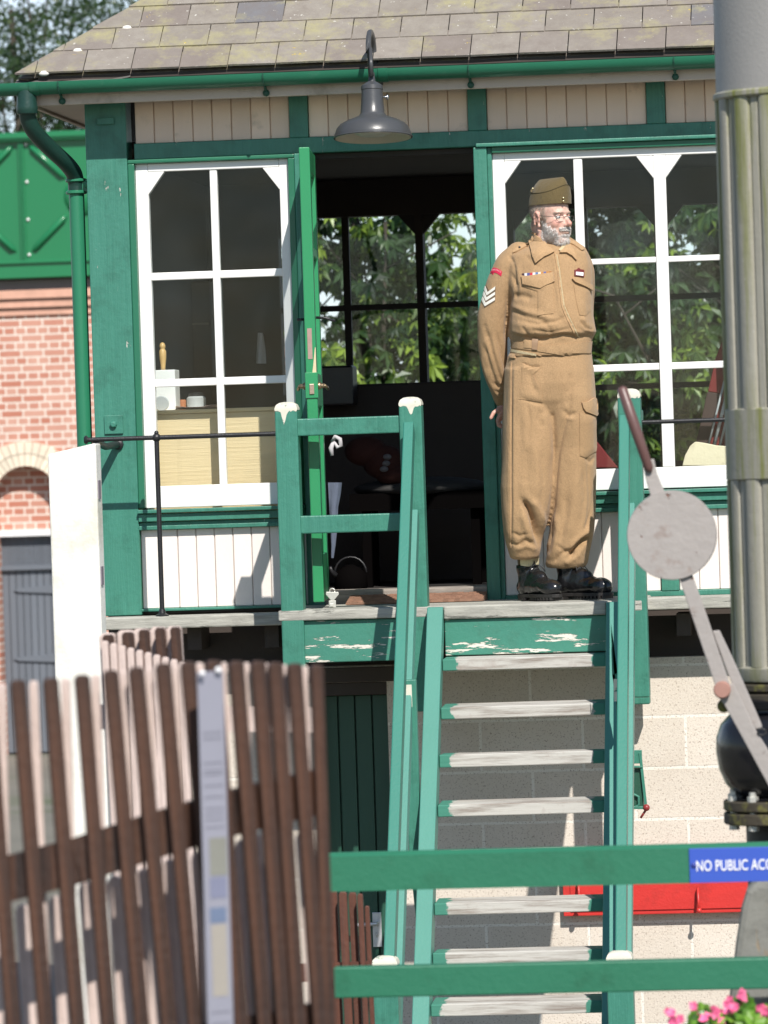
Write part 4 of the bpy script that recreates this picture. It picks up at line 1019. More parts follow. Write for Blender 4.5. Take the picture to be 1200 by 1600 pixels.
# tapered foot of the crane, in grey weathered concrete
gp = thing("concrete_stump", (X(1215, 1500, -6.7), -6.7, 0), "grey tapered mossy concrete stump with rusty stains in front of the black pipe", "stump")
ys = -7.1; b = MB()
tp_ = [(1166, 1392), (1158, 1418), (1150, 1470), (1143, 1530), (1128, 1640)]
L = [pt(x, y, ys) for x, y in tp_]; zbt_ = .004
prof = [(q.x, q.z) for q in L]; dxb = (prof[-1][0] - prof[-2][0]) / (prof[-1][1] - prof[-2][1])
prof.append((prof[-1][0] + dxb * (zbt_ - prof[-1][1]), zbt_)); xr_ = pt(1290, 1500, ys).x
poly = [(x, z) for x, z in prof] + [(xr_ + .2, zbt_), (xr_, prof[0][1] - .1), (xr_ - .1, prof[0][1] + .02), (prof[0][0] + .03, prof[0][1] + .028)]
b.prism(poly, ys, ys + .2); b.build("stump_body", M("grey_stump", (0.20, 0.20, 0.18), .85, .3, 6, (1, 1, .4), bump=.7, bs=40, peel=((0.34, 0.19, 0.05), .56, .66, 5, (1.6, 1.6, .35)), dirt=((0.09, 0.09, 0.08), .5, .75, 6)), gp, bevel=.02)

# ================================================================== WEIGHTED POINT LEVER
WY = -7.0; kw = 1 / sc(WY)
wl_ = thing("weighted_lever", tuple(pt(1128, 1076, WY)), "grey lever arm with a round disc weight and a red brown handle beside the steps", "lever")
m_lev = M("pale_grey_lever_paint", (0.335, 0.305, 0.285), .5, .12, 7, bump=.5, bs=45, peel=((0.17, 0.07, 0.04), .645, .68, 19, (1, 1, 1)), dirt=((0.20, 0.13, 0.10), .58, .78, 9))
c = pt(1050, 836, WY); b = MB()
b.lathe((c.x, WY, c.z), [(69 * kw, -.025), (70 * kw, -.02), (70 * kw, .02), (69 * kw, .025)], 64, 'y'); b.build("disc_weight", m_lev, wl_, smooth=True, sharp=40)
def plate(pts, y0, y1, nm, mat, parent, bev=.003):
    q = [(pt(x, y, WY).x, pt(x, y, WY).z) for x, y in pts]
    ar = sum(q[i][0] * q[(i + 1) % len(q)][1] - q[(i + 1) % len(q)][0] * q[i][1] for i in range(len(q)))
    if ar < 0: q = q[::-1]
    b = MB(); b.prism(q, y0, y1); return b.build(nm, mat, parent, bevel=bev)
plate([(1001, 712), (1008, 718), (1022, 717), (1026, 738), (1040, 772), (1018, 780), (1010, 752)], WY - .008, WY + .008, "upper_arm", m_lev, wl_)
plate([(1060, 900), (1082, 898), (1104, 960), (1140, 1068), (1118, 1072)], WY - .012, WY + .012, "lower_arm", m_lev, wl_)
plate([(1113, 986), (1124, 985), (1150, 1040), (1189, 1130), (1191, 1137), (1180, 1140), (1155, 1100)], WY - .002, WY + .028, "side_plate", m_lev, wl_)
plate([(1117, 1082), (1132, 1100), (1200, 1225), (1240, 1300), (1252, 1270), (1200, 1170), (1180, 1138), (1146, 1066)], WY - .027, WY - .0125, "crank_arm", m_lev, wl_)
b = MB(); q = pt(1129, 1077, WY); b.lathe((q.x, WY - .02, q.z), [(13.5 * kw, -.03), (13.5 * kw, .028), (11.5 * kw, .032)], 20, 'y'); b.build("pivot_pin", M("pinkish_rusty_pin", (0.36, 0.19, 0.15), .6, .15, 30), wl_, smooth=True, sharp=40)
b = MB(); A = pt(972, 608, WY - .014); B = pt(1016, 738, WY - .014)
b.tube([A + (A - B).normalized() * .008, A, A.lerp(B, .5), A.lerp(B, .95), B], [.007, .0155, .0165, .0135, .006], 14); b.build("handle", M("red_brown_handle", (0.125, 0.065, 0.058), .38, .2, 12, bump=.2), wl_, smooth=True)
b = MB(); q = pt(1131, 1103, WY + .03); b.ball(q, (.02, .015, .02)); b.build("nut", m_rust, wl_, smooth=True)
b = MB(); q = pt(1191, 1143, WY); b.tube([(q.x + .012 * math.cos(a), WY - .03, q.z + .009 * math.sin(a)) for a in [i * math.pi / 6 for i in range(13)]], .003, 6); b.build("split_ring", m_iron, wl_, smooth=True)
# the stand that carries the lever, low out of sight
b = MB(); q = pt(1215, 1240, WY); b.tube([(q.x + .1, WY + .06, q.z), (q.x + .1, WY + .06, .004)], .05, 12); b.tube([(q.x + .02, WY - .02, q.z), (q.x + .1, WY + .08, q.z)], .03, 12); b.build("stand", m_iron, wl_, smooth=True)

# ================================================================== GREEN RAIL FENCE WITH ITS SIGN
GY = -7.6
gf = thing("rail_fence", (X(1300, 1500, GY), GY, 0), "bright green two-rail wooden fence crossing the foreground before the steps", "fence")
m_rail = M("rail_green_paint", (0.022, 0.155, 0.085), .5, .14, 3, (1, 3, 3), bump=.3, bs=60, dirt=((0.014, 0.10, 0.05), .58, .8, 6), peel=((0.35, 0.5, 0.42), .78, .80, 9, (1, 1, 1)))
xA, xB = X(503, 1364, GY), X(1560, 1330, GY)
zt, zb2 = Z(850, 1324, GY), Z(850, 1384, GY)
b = MB(); hb = .010
b.prism([(xA, zb2), (xB, zb2), (xB, zt - hb), (xA, zt - hb)], GY - .03, GY + .03)
vs = [(xA, GY - .03, zt - hb), (xB, GY - .03, zt - hb), (xB, GY - .012, zt), (xA, GY - .012, zt), (xA, GY + .012, zt), (xB, GY + .012, zt), (xB, GY + .03, zt - hb), (xA, GY + .03, zt - hb)]
b.add(vs, [(0, 1, 2, 3), (3, 2, 5, 4), (4, 5, 6, 7), (0, 3, 4, 7), (1, 6, 5, 2)])
b.build("rail", m_rail, gf)
xA2 = X(523, 1534, GY); b = MB(); b.box(xA2, xB, GY - .028, GY + .028, Z(860, 1551, GY), Z(860, 1503, GY)); b.build("rail", m_rail, gf, bevel=.004)
for px in (493, 1330):
    b = MB(); x = X(px, 1500, GY); b.box(x - .02, x + .03, GY + .031, GY + .12, .004, zt + (.03 if px > 1000 else -.02)); b.build("post", m_rail, gf, bevel=.006)
sg = thing("blue_sign", tuple(pt(1140, 1350, GY - .033)), "blue enamel sign with white capitals screwed to the top green rail", "sign")
sx0_, sx1_, sz0_, sz1_ = rc(1077, 1318, 1330, 1372, GY - .034); sz1_ = zt - hb - .001; sz0_ = zb2 + .0005; sx1_ = sx0_ + .78
b = MB(); b.box(sx0_, sx1_, GY - .036, GY - .0305, sz0_, sz1_); b.build("sign_plate", M("blue_enamel", (0.045, 0.10, 0.47), .35, .04, 3, bump=.05), sg, bevel=.001)
fc = bpy.data.curves.new("lettering", 'FONT'); fc.body = "NO PUBLIC ACCESS"; fc.size = .052; fc.extrude = .0008; fc.offset = .0005; fc.space_character = 1.02
fo = bpy.data.objects.new("lt", fc); COL.objects.link(fo)
me = bpy.data.meshes.new_from_object(fo.evaluated_get(bpy.context.evaluated_depsgraph_get())); bpy.data.objects.remove(fo); me.name = "lettering"
xs_ = [v.co.x for v in me.vertices]; wtxt = max(xs_) - min(xs_); sfx = (.42 / wtxt) 
tx0 = pt(1087, 1350, GY - .037); 
pxn = (pt(1191, 1348, GY).x - tx0.x)      # width of "NO PUBLIC ACC" up to about the second C
nb = 13 / 16.0
me.transform(Matrix.Rotation(R(90), 4, 'X')); kx = (pxn + .006) / (wtxt * .755)
me.transform(Matrix.Diagonal((kx, 1, .80, 1)))
lo = bpy.data.objects.new("lettering", me); COL.objects.link(lo); lo.parent = sg; zc_ = (sz0_ + sz1_) / 2
hgt = max(v.co.z for v in me.vertices)
lo.location = Vector((tx0.x, GY - .0372, zc_ - hgt / 2)) - Vector(sg.location)
me.materials.clear(); me.materials.append(M("white_lettering", (0.85, 0.85, 0.85), .4, .02))
b = MB(); q = pt(1084, 1352, GY - .038); b.lathe((q.x, GY - .036, q.z), [(.008, 0), (.007, .003), (.003, .0045)], 12, 'y'); b.build("screw", M("blue_screw", (0.04, 0.06, 0.3), .3), sg, smooth=True)

# ================================================================== RED BOARD WITH PEGS ON THE BASE WALL
rb = thing("red_peg_board", tuple(pt(1020, 1400, -.08)), "bright red wooden peg board fixed to the block wall behind the steps", "peg board")
ry = -.115; ra, rb_, rz0, rz1 = X(880, 1405, ry), X(1240, 1405, ry), Z(1040, 1428, ry), Z(1040, 1352, ry)
m_red = M("red_gloss_paint", (0.58, 0.035, 0.030), .4, .15, 5, (1, 3, 3), bump=.3, dirt=((0.38, 0.03, 0.025), .55, .8, 7))
b = MB(); b.box(ra, rb_, ry, ry + .05, rz0, rz1); b.box(ra + .03, rb_, ry - .006, ry - .0003, rz0 + .018, rz1 - .01); b.build("board", m_red, rb, bevel=.005)
for px in (1091, 905, 1230):
    b = MB(); q = X(px, 1400, ry); zz = Z(px, 1421, ry) + (.03 if px == 905 else 0)
    b.tube([(q, ry - .004, zz + .09), (q, ry - .03, zz + .09), (q + .002, ry - .045, zz + .05), (q + .004, ry - .06, zz + .005)], .006, 8); b.ball((q + .004, ry - .06, zz), .012); b.build("peg", m_red, rb, smooth=True)
# green bracket with red knob by the right foot of the landing
gb = thing("green_bracket", tuple(pt(1000, 1250, -.3)), "small green iron bracket with red knob beside the right-hand stringer", "bracket")
by_ = -.30; b = MB()
b.box(X(988, 1180, by_), X(1003, 1180, by_), by_, by_ + .012, Z(1000, 1193, by_), Z(1000, 1172, by_)); b.bar(pt(1000, 1176, by_), pt(1009, 1258, by_), .012, .01, up=Vector((0, 1, 0))); b.bar(pt(990, 1262, by_), pt(1008, 1262, by_), .02, .012); b.bar(pt(990, 1198, by_), pt(1004, 1198, by_), .02, .008)
b.tube([pt(990, 1241, by_), pt(998, 1245, by_), pt(998, 1258, by_), pt(990, 1262, by_)], .006, 8); b.bar(pt(986, 1190, by_), pt(986, 1190, -.07), .03, .02); b.build("bracket_frame", m_teal, gb, bevel=.002)
b = MB(); a_, c_, z0_, z1_ = rc(985, 1200, 1005, 1262, by_ + .02); b.box(a_, c_, by_ + .012, by_ + .06, z0_, z1_); b.build("bracket_case", m_dgreen, gb, bevel=.003)
b = MB(); b.ball(pt(1010, 1262, by_ - .01), .015); b.tube([pt(1009, 1266, by_), pt(1001, 1278, by_)], .005, 8); b.build("knob", M("dark_red_knob", (0.25, 0.03, 0.03), .4), gb, smooth=True)

# ================================================================== WHITE CONCRETE POST
PY = -3.0
xw0, xw1 = (pt(74, 720, PY).x + pt(84, 1000, PY).x) / 2, (pt(150, 700, PY).x + pt(159, 1000, PY).x) / 2
cpst = thing("concrete_post", ((xw0 + xw1) / 2, PY, 0), "tall whitewashed concrete post with slanting top before the corner of the signal box", "post")
b = MB(); za, zb3 = Z(75, 710, PY), Z(150, 692, PY)
b.add([(xw0, PY, .004), (xw1, PY, .004), (xw1, PY, zb3), (xw0, PY, za), (xw0 + .01, PY + .12, .004), (xw1, PY + .12, .004), (xw1, PY + .12, zb3), (xw0 + .01, PY + .12, za)],
      [(0, 1, 2, 3), (7, 6, 5, 4), (3, 2, 6, 7), (1, 5, 6, 2), (4, 0, 3, 7), (0, 4, 5, 1)])
b.build("post_shaft", M("whitewashed_concrete", (0.80, 0.78, 0.72), .9, .05, 4, bump=.5, bs=50, dirt=((0.50, 0.47, 0.35), .50, .80, 3.2), peel=((0.42, 0.37, 0.30), .70, .73, 34, (1, 1, 1))), cpst, bevel=.008, seg=2)
for py in (765, 900):
    b = MB(); z = Z(155, py, PY); b.box(xw1 - .003, xw1 + .004, PY + .02, PY + .07, z - .035, z + .035); b.build("edge_notch", M("notch_shade", (0.2, 0.17, 0.2), .8), cpst)

# ================================================================== PALE FENCES
m_pk = M("brown_stained_picket", (0.017, 0.009, 0.007), .6, .35, 4, (3, 3, .4), bump=.5, bs=50, grain=((0.15, 0.058, 0.026), 1.0, .55, (48, 48, 1.6)))  # orange grain streaks imitate the sunlit edges of the dark slats
m_pk2 = M("pale_sunlit_picket", (0.74, 0.60, 0.54), .8, .2, 4, (3, 3, .4), bump=.5, bs=50, grain=((0.2, 0.13, 0.11), 1.0, .5, (60, 60, 4)))  # pale colour stands in for sunlight on slat edges and rear slats
m_pk3 = M("red_brown_picket", (0.13, 0.045, 0.025), .65, .3, 4, (3, 3, .4), bump=.5, bs=50, grain=((0.05, 0.025, 0.02), 1.0, .6, (60, 60, 4)))
def picket_mesh(w, h, t, mat, nm="picket"):
    b = MB(); hh = -h
    vs = [(-w / 2, 0, hh), (w / 2, 0, hh), (w / 2, 0, -.006), (w * .35, 0, 0), (-w * .3, 0, .001), (-w / 2, 0, -.008)]
    vs = vs + [(x, t, z) for x, y, z in vs]
    b.add(vs, [(0, 1, 2, 3, 4, 5), (11, 10, 9, 8, 7, 6)] + [(i, i + 6, (i + 1) % 6 + 6, (i + 1) % 6) for i in range(6)])
    return b.build(nm, mat, None, bevel=.0025)
NFY = -11.5
nf = thing("picket_fence", tuple(pt(250, 1600, NFY)), "out-of-focus brown picket fence curving across the near left corner", "fence")
nf.location.z = 1.3; base = Vector(nf.location)
front = [(-22, 1068), (27, 1063), (78, 1060), (127, 1055), (172, 1048), (212, 1043), (254, 1037), (293, 1034), (333, 1032), (369, 1033), (403, 1033), (430, 1035), (460, 1037), (495, 1039)]
pm = picket_mesh(.031, 1.12, .020, m_pk); pm.parent = nf; first = True
def yoff(px): return NFY + max(0, (px - 250)) * .0011
for i, (px, py) in enumerate(front):
    q = pt(px + 2, py, yoff(px)); rot = (0, R(-3.0 if px < 330 else (-2.3 if px < 480 else -.5)) + random.uniform(-.008, .008), R(20 if px < 300 else 28))
    if first: pm.location = q - base; pm.rotation_euler = rot; first = False
    else:
        c = dup(pm, nf, q - base, rot)
    if px == 495: c.scale = (.85, 1, 1)
pr = picket_mesh(.036, 1.1, .014, m_pk2); pr.parent = nf; first = True
for i in range(len(front) - 1):
    px = (front[i][0] + front[i + 1][0]) / 2 - 1; py = (front[i][1] + front[i + 1][1]) / 2 + 3; q = pt(px, py, yoff(px) + .047)
    rot = (0, R(.2) + random.uniform(-.012, .012), R(0 if px < 300 else 12)); s = .52 if px < 330 else .38
    if first: pr.location = q - base; pr.rotation_euler = rot; pr.scale = (s, 1, 1); first = False
    else: dup(pr, nf, q - base, rot, (s, 1, 1))
# lower palings of the back row, round-headed, pale to imitate sunlit patches
b = MB(); w_ = .034; outl = [(-w_ / 2, -.8), (w_ / 2, -.8)] + [(w_ / 2 * math.cos(a), -.022 + .022 * math.sin(a)) for a in [math.pi * k / 8 for k in range(9)]]
b.prism(outl, 0, .014); lp_ = b.build("lower_paling", m_pk2, None, bevel=.002); lp_.parent = nf; first = True
for k, (px, py) in enumerate(((-18, 1424), (34, 1413), (86, 1400), (133, 1378), (178, 1368), (222, 1358), (263, 1343), (305, 1332), (374, 1312), (408, 1302), (437, 1297), (468, 1300))):
    q = pt(px, py, yoff(px) + .28); rot = (0, R(-2.6), 0); s = 1 if px < 300 else .62
    if first: lp_.location = q - base; lp_.rotation_euler = rot; first = False
    else: dup(lp_, nf, q - base, rot, (s, 1, 1))
for hh_, pts_r in ((.095, ((-60, 1392), (120, 1345), (270, 1296), (380, 1265), (505, 1235))), (.07, ((-60, 1680), (250, 1640), (505, 1590)))):
    b = MB(); Q = [pt(x, y, yoff(x) + .034) for x, y in pts_r]
    for a_, c_ in zip(Q[:-1], Q[1:]): b.bar(a_, c_, .02, hh_)
    b.build("fence_rail", m_pk, nf)
# notice leaning on the near fence
nb = thing("notice_board", tuple(pt(340, 1500, NFY - .03)), "pale lilac notice with faded colour blocks fixed on the near fence", "notice")
nb.location.z = 1.3
pA, pB = pt(309, 1050, NFY - .03), pt(327, 1640, NFY - .03)
wN = 37 / sc(NFY)
b = MB(); dpt = .035
b.add([(pB.x, NFY - .04, pB.z), (pB.x + wN, NFY - .04 + dpt, pB.z), (pA.x + wN, NFY - .04 + dpt, pA.z), (pA.x, NFY - .04, pA.z),
       (pB.x, NFY - .034, pB.z), (pB.x + wN, NFY - .034 + dpt, pB.z), (pA.x + wN, NFY - .034 + dpt, pA.z), (pA.x, NFY - .034, pA.z)],
      [(0, 1, 2, 3), (7, 6, 5, 4), (0, 4, 5, 1), (1, 5, 6, 2), (2, 6, 7, 3), (3, 7, 4, 0)])
m_not = M("lilac_notice_face", (0.27, 0.27, 0.32), .4, .08, 4)
nbo = b.build("notice_face", m_not, nb)
def onnot(t0, t1, u0, u1, nm, mat):
    b = MB(); vs = []
    for t, u in ((t0, u0), (t0, u1), (t1, u1), (t1, u0)):
        q = pA.lerp(pB, t); vs.append((q.x + wN * u, NFY - .04 + dpt * u - .0012, q.z))
    b.add(vs, [(0, 3, 2, 1)]); b.build(nm, mat, nb)
onnot(.44, .54, .28, .95, "picture_block", M("olive_block", (0.22, 0.22, 0.19), .6)); onnot(.545, .60, .25, .9, "picture_block", M("violet_block", (0.18, 0.19, 0.27), .6)); onnot(.625, .665, .22, .85, "picture_block", M("blue_block", (0.13, 0.17, 0.26), .6)); onnot(.67, .86, .25, .85, "picture_block", M("buff_block", (0.33, 0.30, 0.26), .6))
m_ln = M("grey_line", (0.19, 0.19, 0.23), .6)
for t in (.16, .175, .24, .26, .27, .30, .33, .36, .375, .39, .41, .90, .93, .96): onnot(t, t + .004, .15, .9, "text_line", m_ln)
b = MB(); b.ball(pt(316, 1052, NFY - .05), .006); b.ball(pt(341, 1047, NFY - .02), .007); b.build("clip", M("white_clip", (0.9, 0.88, 0.88), .3), nb, smooth=True)
# second fence nearer the signal box
f2 = thing("picket_fence", tuple(pt(220, 1300, -8)), "shorter fence of dark palings with pale tops before the walkway corner", "fence")
f2.location.z = .2; b2 = Vector(f2.location)
p2 = picket_mesh(.036, 1.9, .02, m_pk); p2.parent = f2; first = True
for px, py, s in ((168, 992, .9), (199, 988, .95), (224, 984, .85), (249, 981, .8), (273, 980, .8)):
    q = pt(px, py, -7.6); rot = (0, R(-2), 0)
    if first: p2.location = q - b2; p2.rotation_euler = rot; p2.scale = (s, 1, 1); first = False
    else: dup(p2, f2, q - b2, rot, (s, 1, 1))
p3 = picket_mesh(.046, 1.9, .02, m_pk2); p3.parent = f2; first = True
for px, py, s, Y in ((170, 990, 1, -7.55), (199, 985, 1.1, -7.55), (223, 982.5, 1.05, -7.55), (249, 980, 1, -7.55), (274, 979, .95, -7.55)) + tuple((166 + 13.5 * k, 1002 + 3.6 * k, .42, -7.75) for k in range(12)):
    q = pt(px - 3, py, Y); rot = (0, R(-1) + random.uniform(-.01, .01), 0)
    if first: p3.location = q - b2; p3.rotation_euler = rot; p3.scale = (s, 1, 1); first = False
    else: dup(p3, f2, q - b2, rot, (s, 1, 1))
b = MB(); b.bar(pt(150, 1120, -7.6), pt(500, 1125, -7.6), .03, .07); b.build("fence_rail", m_pk2, f2)
f3 = thing("picket_fence", tuple(pt(550, 1590, -5.2)), "narrow red brown palings standing before the dark green lower door", "fence")
f3.location.z = .1; b3 = Vector(f3.location)
p4 = picket_mesh(.030, 1.9, .02, m_pk3); p4.parent = f3; first = True
for k, (px, py) in enumerate(((500, 1390), (519, 1392), (535, 1394), (550, 1395), (562, 1397), (573, 1416))):
    q = pt(px, py, -5.2 + .05 * (k % 2)); rot = (0, R(-.8), R(0)); s = (1.05, 1, .9, .85, .6, .5)[k]
    if first: p4.location = q - b3; p4.rotation_euler = rot; first = False
    else: dup(p4, f3, q - b3, rot, (s, 1, 1))
b = MB(); b.bar(pt(470, 1520, -5.17), pt(578, 1516, -5.17), .02, .06); b.build("fence_rail", m_pk3, f3)

# ================================================================== GERANIUM
gn = thing("potted_geranium", tuple(pt(1160, 1680, -8.4)), "pink flowering geranium at the bottom right corner in front of the lower rail", "geranium")
gn.location.z = .9
g0 = Vector(pt(1165, 1640, -8.4)); b = MB(); b.lathe((g0.x, -8.4, g0.z), [(.09, -.28), (.13, -.06), (.14, -.06), (.14, -.02), (.12, -.02)], 24); b.build("flower_pot", M("terracotta", (0.45, 0.18, 0.09), .8, .15), gn, smooth=True, sharp=40)
b = MB(); b.lathe((g0.x, -8.4, 0), [(.16, 1.2 - .0), (.16, g0.z - .281)], 20) if False else b.box(g0.x - .4, g0.x + .5, -8.6, -8.2, .004, g0.z - .281)
tag(b.build("brick_plinth", m_brick), "low brick plinth carrying the geranium pot", "plinth")
m_gl = leafmat("geranium_leaves", (0.05, 0.14, 0.02), (0.12, 0.28, 0.03), (0.25, 0.45, 0.06)); m_pet = M("pink_petals", (0.78, 0.13, 0.28), .5, .12, 30, tint=.3); m_stem = M("red_stem", (0.3, 0.10, 0.07), .6)
b = MB()
rg = random.Random(4)
lv = [(1085 + rg.uniform(0, 1) * 150, 1583 + rg.uniform(0, 40)) for _ in range(70)] + [(1158, 1565), (1150, 1575), (1165, 1572), (1095, 1583), (1185, 1588), (1198, 1578), (1105, 1590), (1120, 1596), (1172, 1580)]
for px, py in lv:
    Yq = -8.4 + rg.uniform(-.14, .14); c = pt(px, py, Yq); r = rg.uniform(.018, .032); ax = Vector((rg.uniform(-.6, .6), -1, rg.uniform(.2, 1.2))).normalized(); s1 = ax.orthogonal().normalized(); s2 = ax.cross(s1)
    k = 14; vs = [c - ax * r * .25] + [c + (s1 * math.cos(2 * math.pi * i / k) + s2 * math.sin(2 * math.pi * i / k)) * r * (1 if i % 2 else .84) + ax * (.004 if i % 2 else -.003) for i in range(k)]
    b.add(vs, [(0, 1 + i, 1 + (i + 1) % k) for i in range(k)], rg.random())
b.build("foliage", m_gl, gn)
for (px, py, n_, sp) in tuple((a_, b_ + 8, c_, d_ * .8) for a_, b_, c_, d_ in ((1112, 1578, 15, 15), (1142, 1566, 12, 12), (1158, 1550, 4, 8), (1053, 1588, 8, 10), (1047, 1573, 4, 7), (1085, 1563, 2, 3), (1186, 1572, 5, 8), (1196, 1574, 7, 9), (1122, 1592, 8, 12), (1174, 1590, 5, 9))):
    b = MB()
    for _ in range(n_):
        Yq = -8.5 + rg.uniform(-.04, .04); c = pt(px + rg.gauss(0, sp * .5), py + rg.gauss(0, sp * .5), Yq)
        ax = Vector((rg.uniform(-.8, .8), -1, rg.uniform(-.2, .9))).normalized(); s1 = ax.orthogonal().normalized(); s2 = ax.cross(s1); t = rg.random()
        for j in range(5):
            a = 2 * math.pi * j / 5 + t * 6; u = s1 * math.cos(a) + s2 * math.sin(a); v_ = ax.cross(u); r = rg.uniform(.009, .013)
            b.add([c, c + u * r * .6 + v_ * r * .5 + ax * .002, c + u * r * 1.1 + v_ * r * .25 + ax * .004, c + u * r * 1.1 - v_ * r * .25 + ax * .004, c + u * r * .6 - v_ * r * .5 + ax * .002], [(0, 4, 3, 2, 1)], t)
    b.build("flower_head", m_pet, gn)
    b = MB(); b.tube([pt(px, py + 3, -8.48), pt(px * .7 + 1160 * .3, py + 28, -8.44), pt(1165, 1632, -8.4)], .0022, 5); b.build("flower_stalk", m_stem, gn)

# ================================================================== THINGS INSIDE THE SIGNAL BOX
def bx3(px0, py0, px1, py1, Y0, Y1, b=None):
    b = b or MB(); a, c, z0, z1 = rc(px0, py0, px1, py1, Y0); b.box(a, c, Y0, Y1, z0, z1); return b
DY = .14
dk = thing("cream_cabinet", tuple(pt(335, 760, DY)), "cream painted cabinet standing behind the left window", "cabinet"); dk.location.z = FZ
a, c, z0, z1 = rc(232, 645, 436, 757, DY); b = MB(); b.box(a, c, DY, DY + .45, FZ, z1); b.build("cabinet_back", m_cream, dk, bevel=.004)
b = MB(); b.box(a - .01, c + .008, DY - .008, DY + .47, z1 + .001, z1 + .018); b.build("cabinet_top", m_cream, dk, bevel=.004); ctz = z1 + .018
wb = thing("white_box", tuple(pt(258, 640, DY + .1)), "white carton with a grey round panel standing on the cream cabinet", "carton"); wb.location.z = ctz
a, c, z0, z1 = rc(236, 578, 274, 640, DY + .06); b = MB(); b.box(a, c, DY + .06, DY + .2, ctz, z1); b.build("carton_body", M("white_card", (0.8, 0.8, 0.78), .6), wb, bevel=.003)
q = pt(252, 625, DY + .058); b = MB(); b.lathe((q.x, DY + .06, ctz + .03), [(.034, 0), (.03, .003)], 24, 'y'); b.build("round_panel", M("grey_panel", (0.4, 0.42, 0.43), .4), wb)
fn = thing("turned_finial", (pt(255, 578, DY + .12).x, DY + .12, z1), "turned golden wooden finial standing upright on the white carton", "finial")
b = MB(); k = 1 / sc(DY); zz = z1; hh = 44 * k
b.lathe((fn.location.x, DY + .12, zz), [(.010, 0), (.0105, hh * .15), (.013, hh * .3), (.0155, hh * .45), (.016, hh * .68), (.012, hh * .74), (.009, hh * .76), (.013, hh * .80), (.0135, hh * .88), (.010, hh * .96), (.004, hh)], 18)
b.build("finial_body", M("golden_turned_wood", (0.62, 0.40, 0.16), .35, .15, 12), fn, smooth=True)
jr = thing("glass_jar", tuple(pt(307, 640, DY + .12)), "grey white jar with dark lid on the cream cabinet", "jar"); jr.location.z = ctz
x = jr.location.x; b = MB(); b.lathe((x, DY + .12, ctz), [(.036, 0), (.042, .006), (.042, .05), (.034, .058)], 24); b.build("jar_body", M("pale_jar", (0.42, 0.43, 0.42), .25), jr, smooth=True, sharp=40)
b = MB(); b.lathe((x, DY + .12, ctz + .0585), [(.033, 0), (.033, .012), (.01, .018)], 24); b.build("jar_lid", m_iron, jr, smooth=True, sharp=40)
mg = thing("orange_mug", tuple(pt(283, 640, DY + .2)), "small orange pot between the carton and the jar", "pot"); mg.location.z = ctz; x = mg.location.x
b = MB(); b.lathe((x, DY + .24, ctz), [(.014, 0), (.018, .01), (.018, .045), (.015, .047)], 16); b.build("pot_body", M("orange_glaze", (0.5, 0.2, 0.1), .4), mg, smooth=True, sharp=40)
pp = thing("papers", tuple(pt(305, 642, DY + .05)), "curling sheets of pinkish white paper lying on the cabinet edge", "papers"); pp.location.z = ctz
b = MB()
for k in range(3):
    vs = []; n_ = 12
    for i in range(n_ + 1):
        px = 274 + (341 - 274) * i / n_; x = pt(px, 640, DY + .03).x; zz = ctz + .003 + k * .004 + .008 * max(0, math.sin(i * .55 + k)) * (1 if k else .4)
        vs += [(x, DY + .012 + k * .01, zz), (x, DY + .09, ctz + .002 + k * .003)]
    b.add(vs, [(2 * i, 2 * i + 2, 2 * i + 3, 2 * i + 1) for i in range(n_)])
b.build("sheets", M("pinkish_paper", (0.75, 0.66, 0.62), .7), pp)
# things on the dark side wall behind the left window
tw = thing("hanging_towel", tuple(pt(408, 520, 1.2)), "dim grey towel hanging deep inside behind the left window", "towel"); tw.location.z = pt(408, 520, 1.2).z
b = MB(); vs = []
for j, (py, xl, xr_) in enumerate(((520, 403, 411), (532, 402, 413), (548, 401, 415), (568, 400, 416))):
    for i in range(6): px = xl + (xr_ - xl) * i / 5; vs.append(pt(px, py, 1.2 + .01 * math.sin(i * 2 + j)))
b.add(vs, [(j * 6 + i, (j + 1) * 6 + i, (j + 1) * 6 + i + 1, j * 6 + i + 1) for j in range(3) for i in range(5)]); b.build("towel_folds", M("grey_towel", (0.45, 0.44, 0.42), .9, .2, 20), tw, smooth=True)
ck = thing("wall_cupboard", tuple(pt(300, 560, 2.6)), "dark wall cupboard with a half open door far behind the left window", "cupboard"); ck.location.z = pt(300, 590, 2.6).z
bx3(262, 440, 330, 590, 2.6, 3.0).build("cupboard_body", M("dull_brown_cupboard", (0.13, 0.10, 0.08), .7, .2, 4), ck, bevel=.01)
bx3(334, 430, 349, 592, 2.5, 2.53).build("cupboard_door", M("dull_green_door", (0.10, 0.12, 0.10), .6, .2, 4), ck, bevel=.005)
bx3(268, 505, 325, 508, 2.57, 2.6).build("shelf_edge", M("pale_shelf_edge", (0.25, 0.21, 0.17), .7), ck)
# dark locker frame in the doorway, below the back windows
lf = thing("dark_locker", tuple(pt(620, 700, 2.3)), "black lever locker running below the back windows inside the doorway", "locker"); lf.location.z = FZ
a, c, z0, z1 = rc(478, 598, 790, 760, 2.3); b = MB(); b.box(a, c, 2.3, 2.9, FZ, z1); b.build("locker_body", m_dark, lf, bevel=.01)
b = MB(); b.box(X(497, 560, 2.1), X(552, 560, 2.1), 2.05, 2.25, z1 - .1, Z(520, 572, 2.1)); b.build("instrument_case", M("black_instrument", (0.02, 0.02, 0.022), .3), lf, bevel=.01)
m_vdark = M("unlit_black", (0.0035, 0.003, 0.003), 1.0, spec=0.0)  # indoor darkness put into the black of bench and kettle
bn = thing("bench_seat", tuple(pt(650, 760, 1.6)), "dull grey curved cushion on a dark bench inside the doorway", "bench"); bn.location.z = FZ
b = MB(); a, c = X(552, 750, 1.6), X(765, 750, 1.6); z0 = Z(650, 762, 1.6)
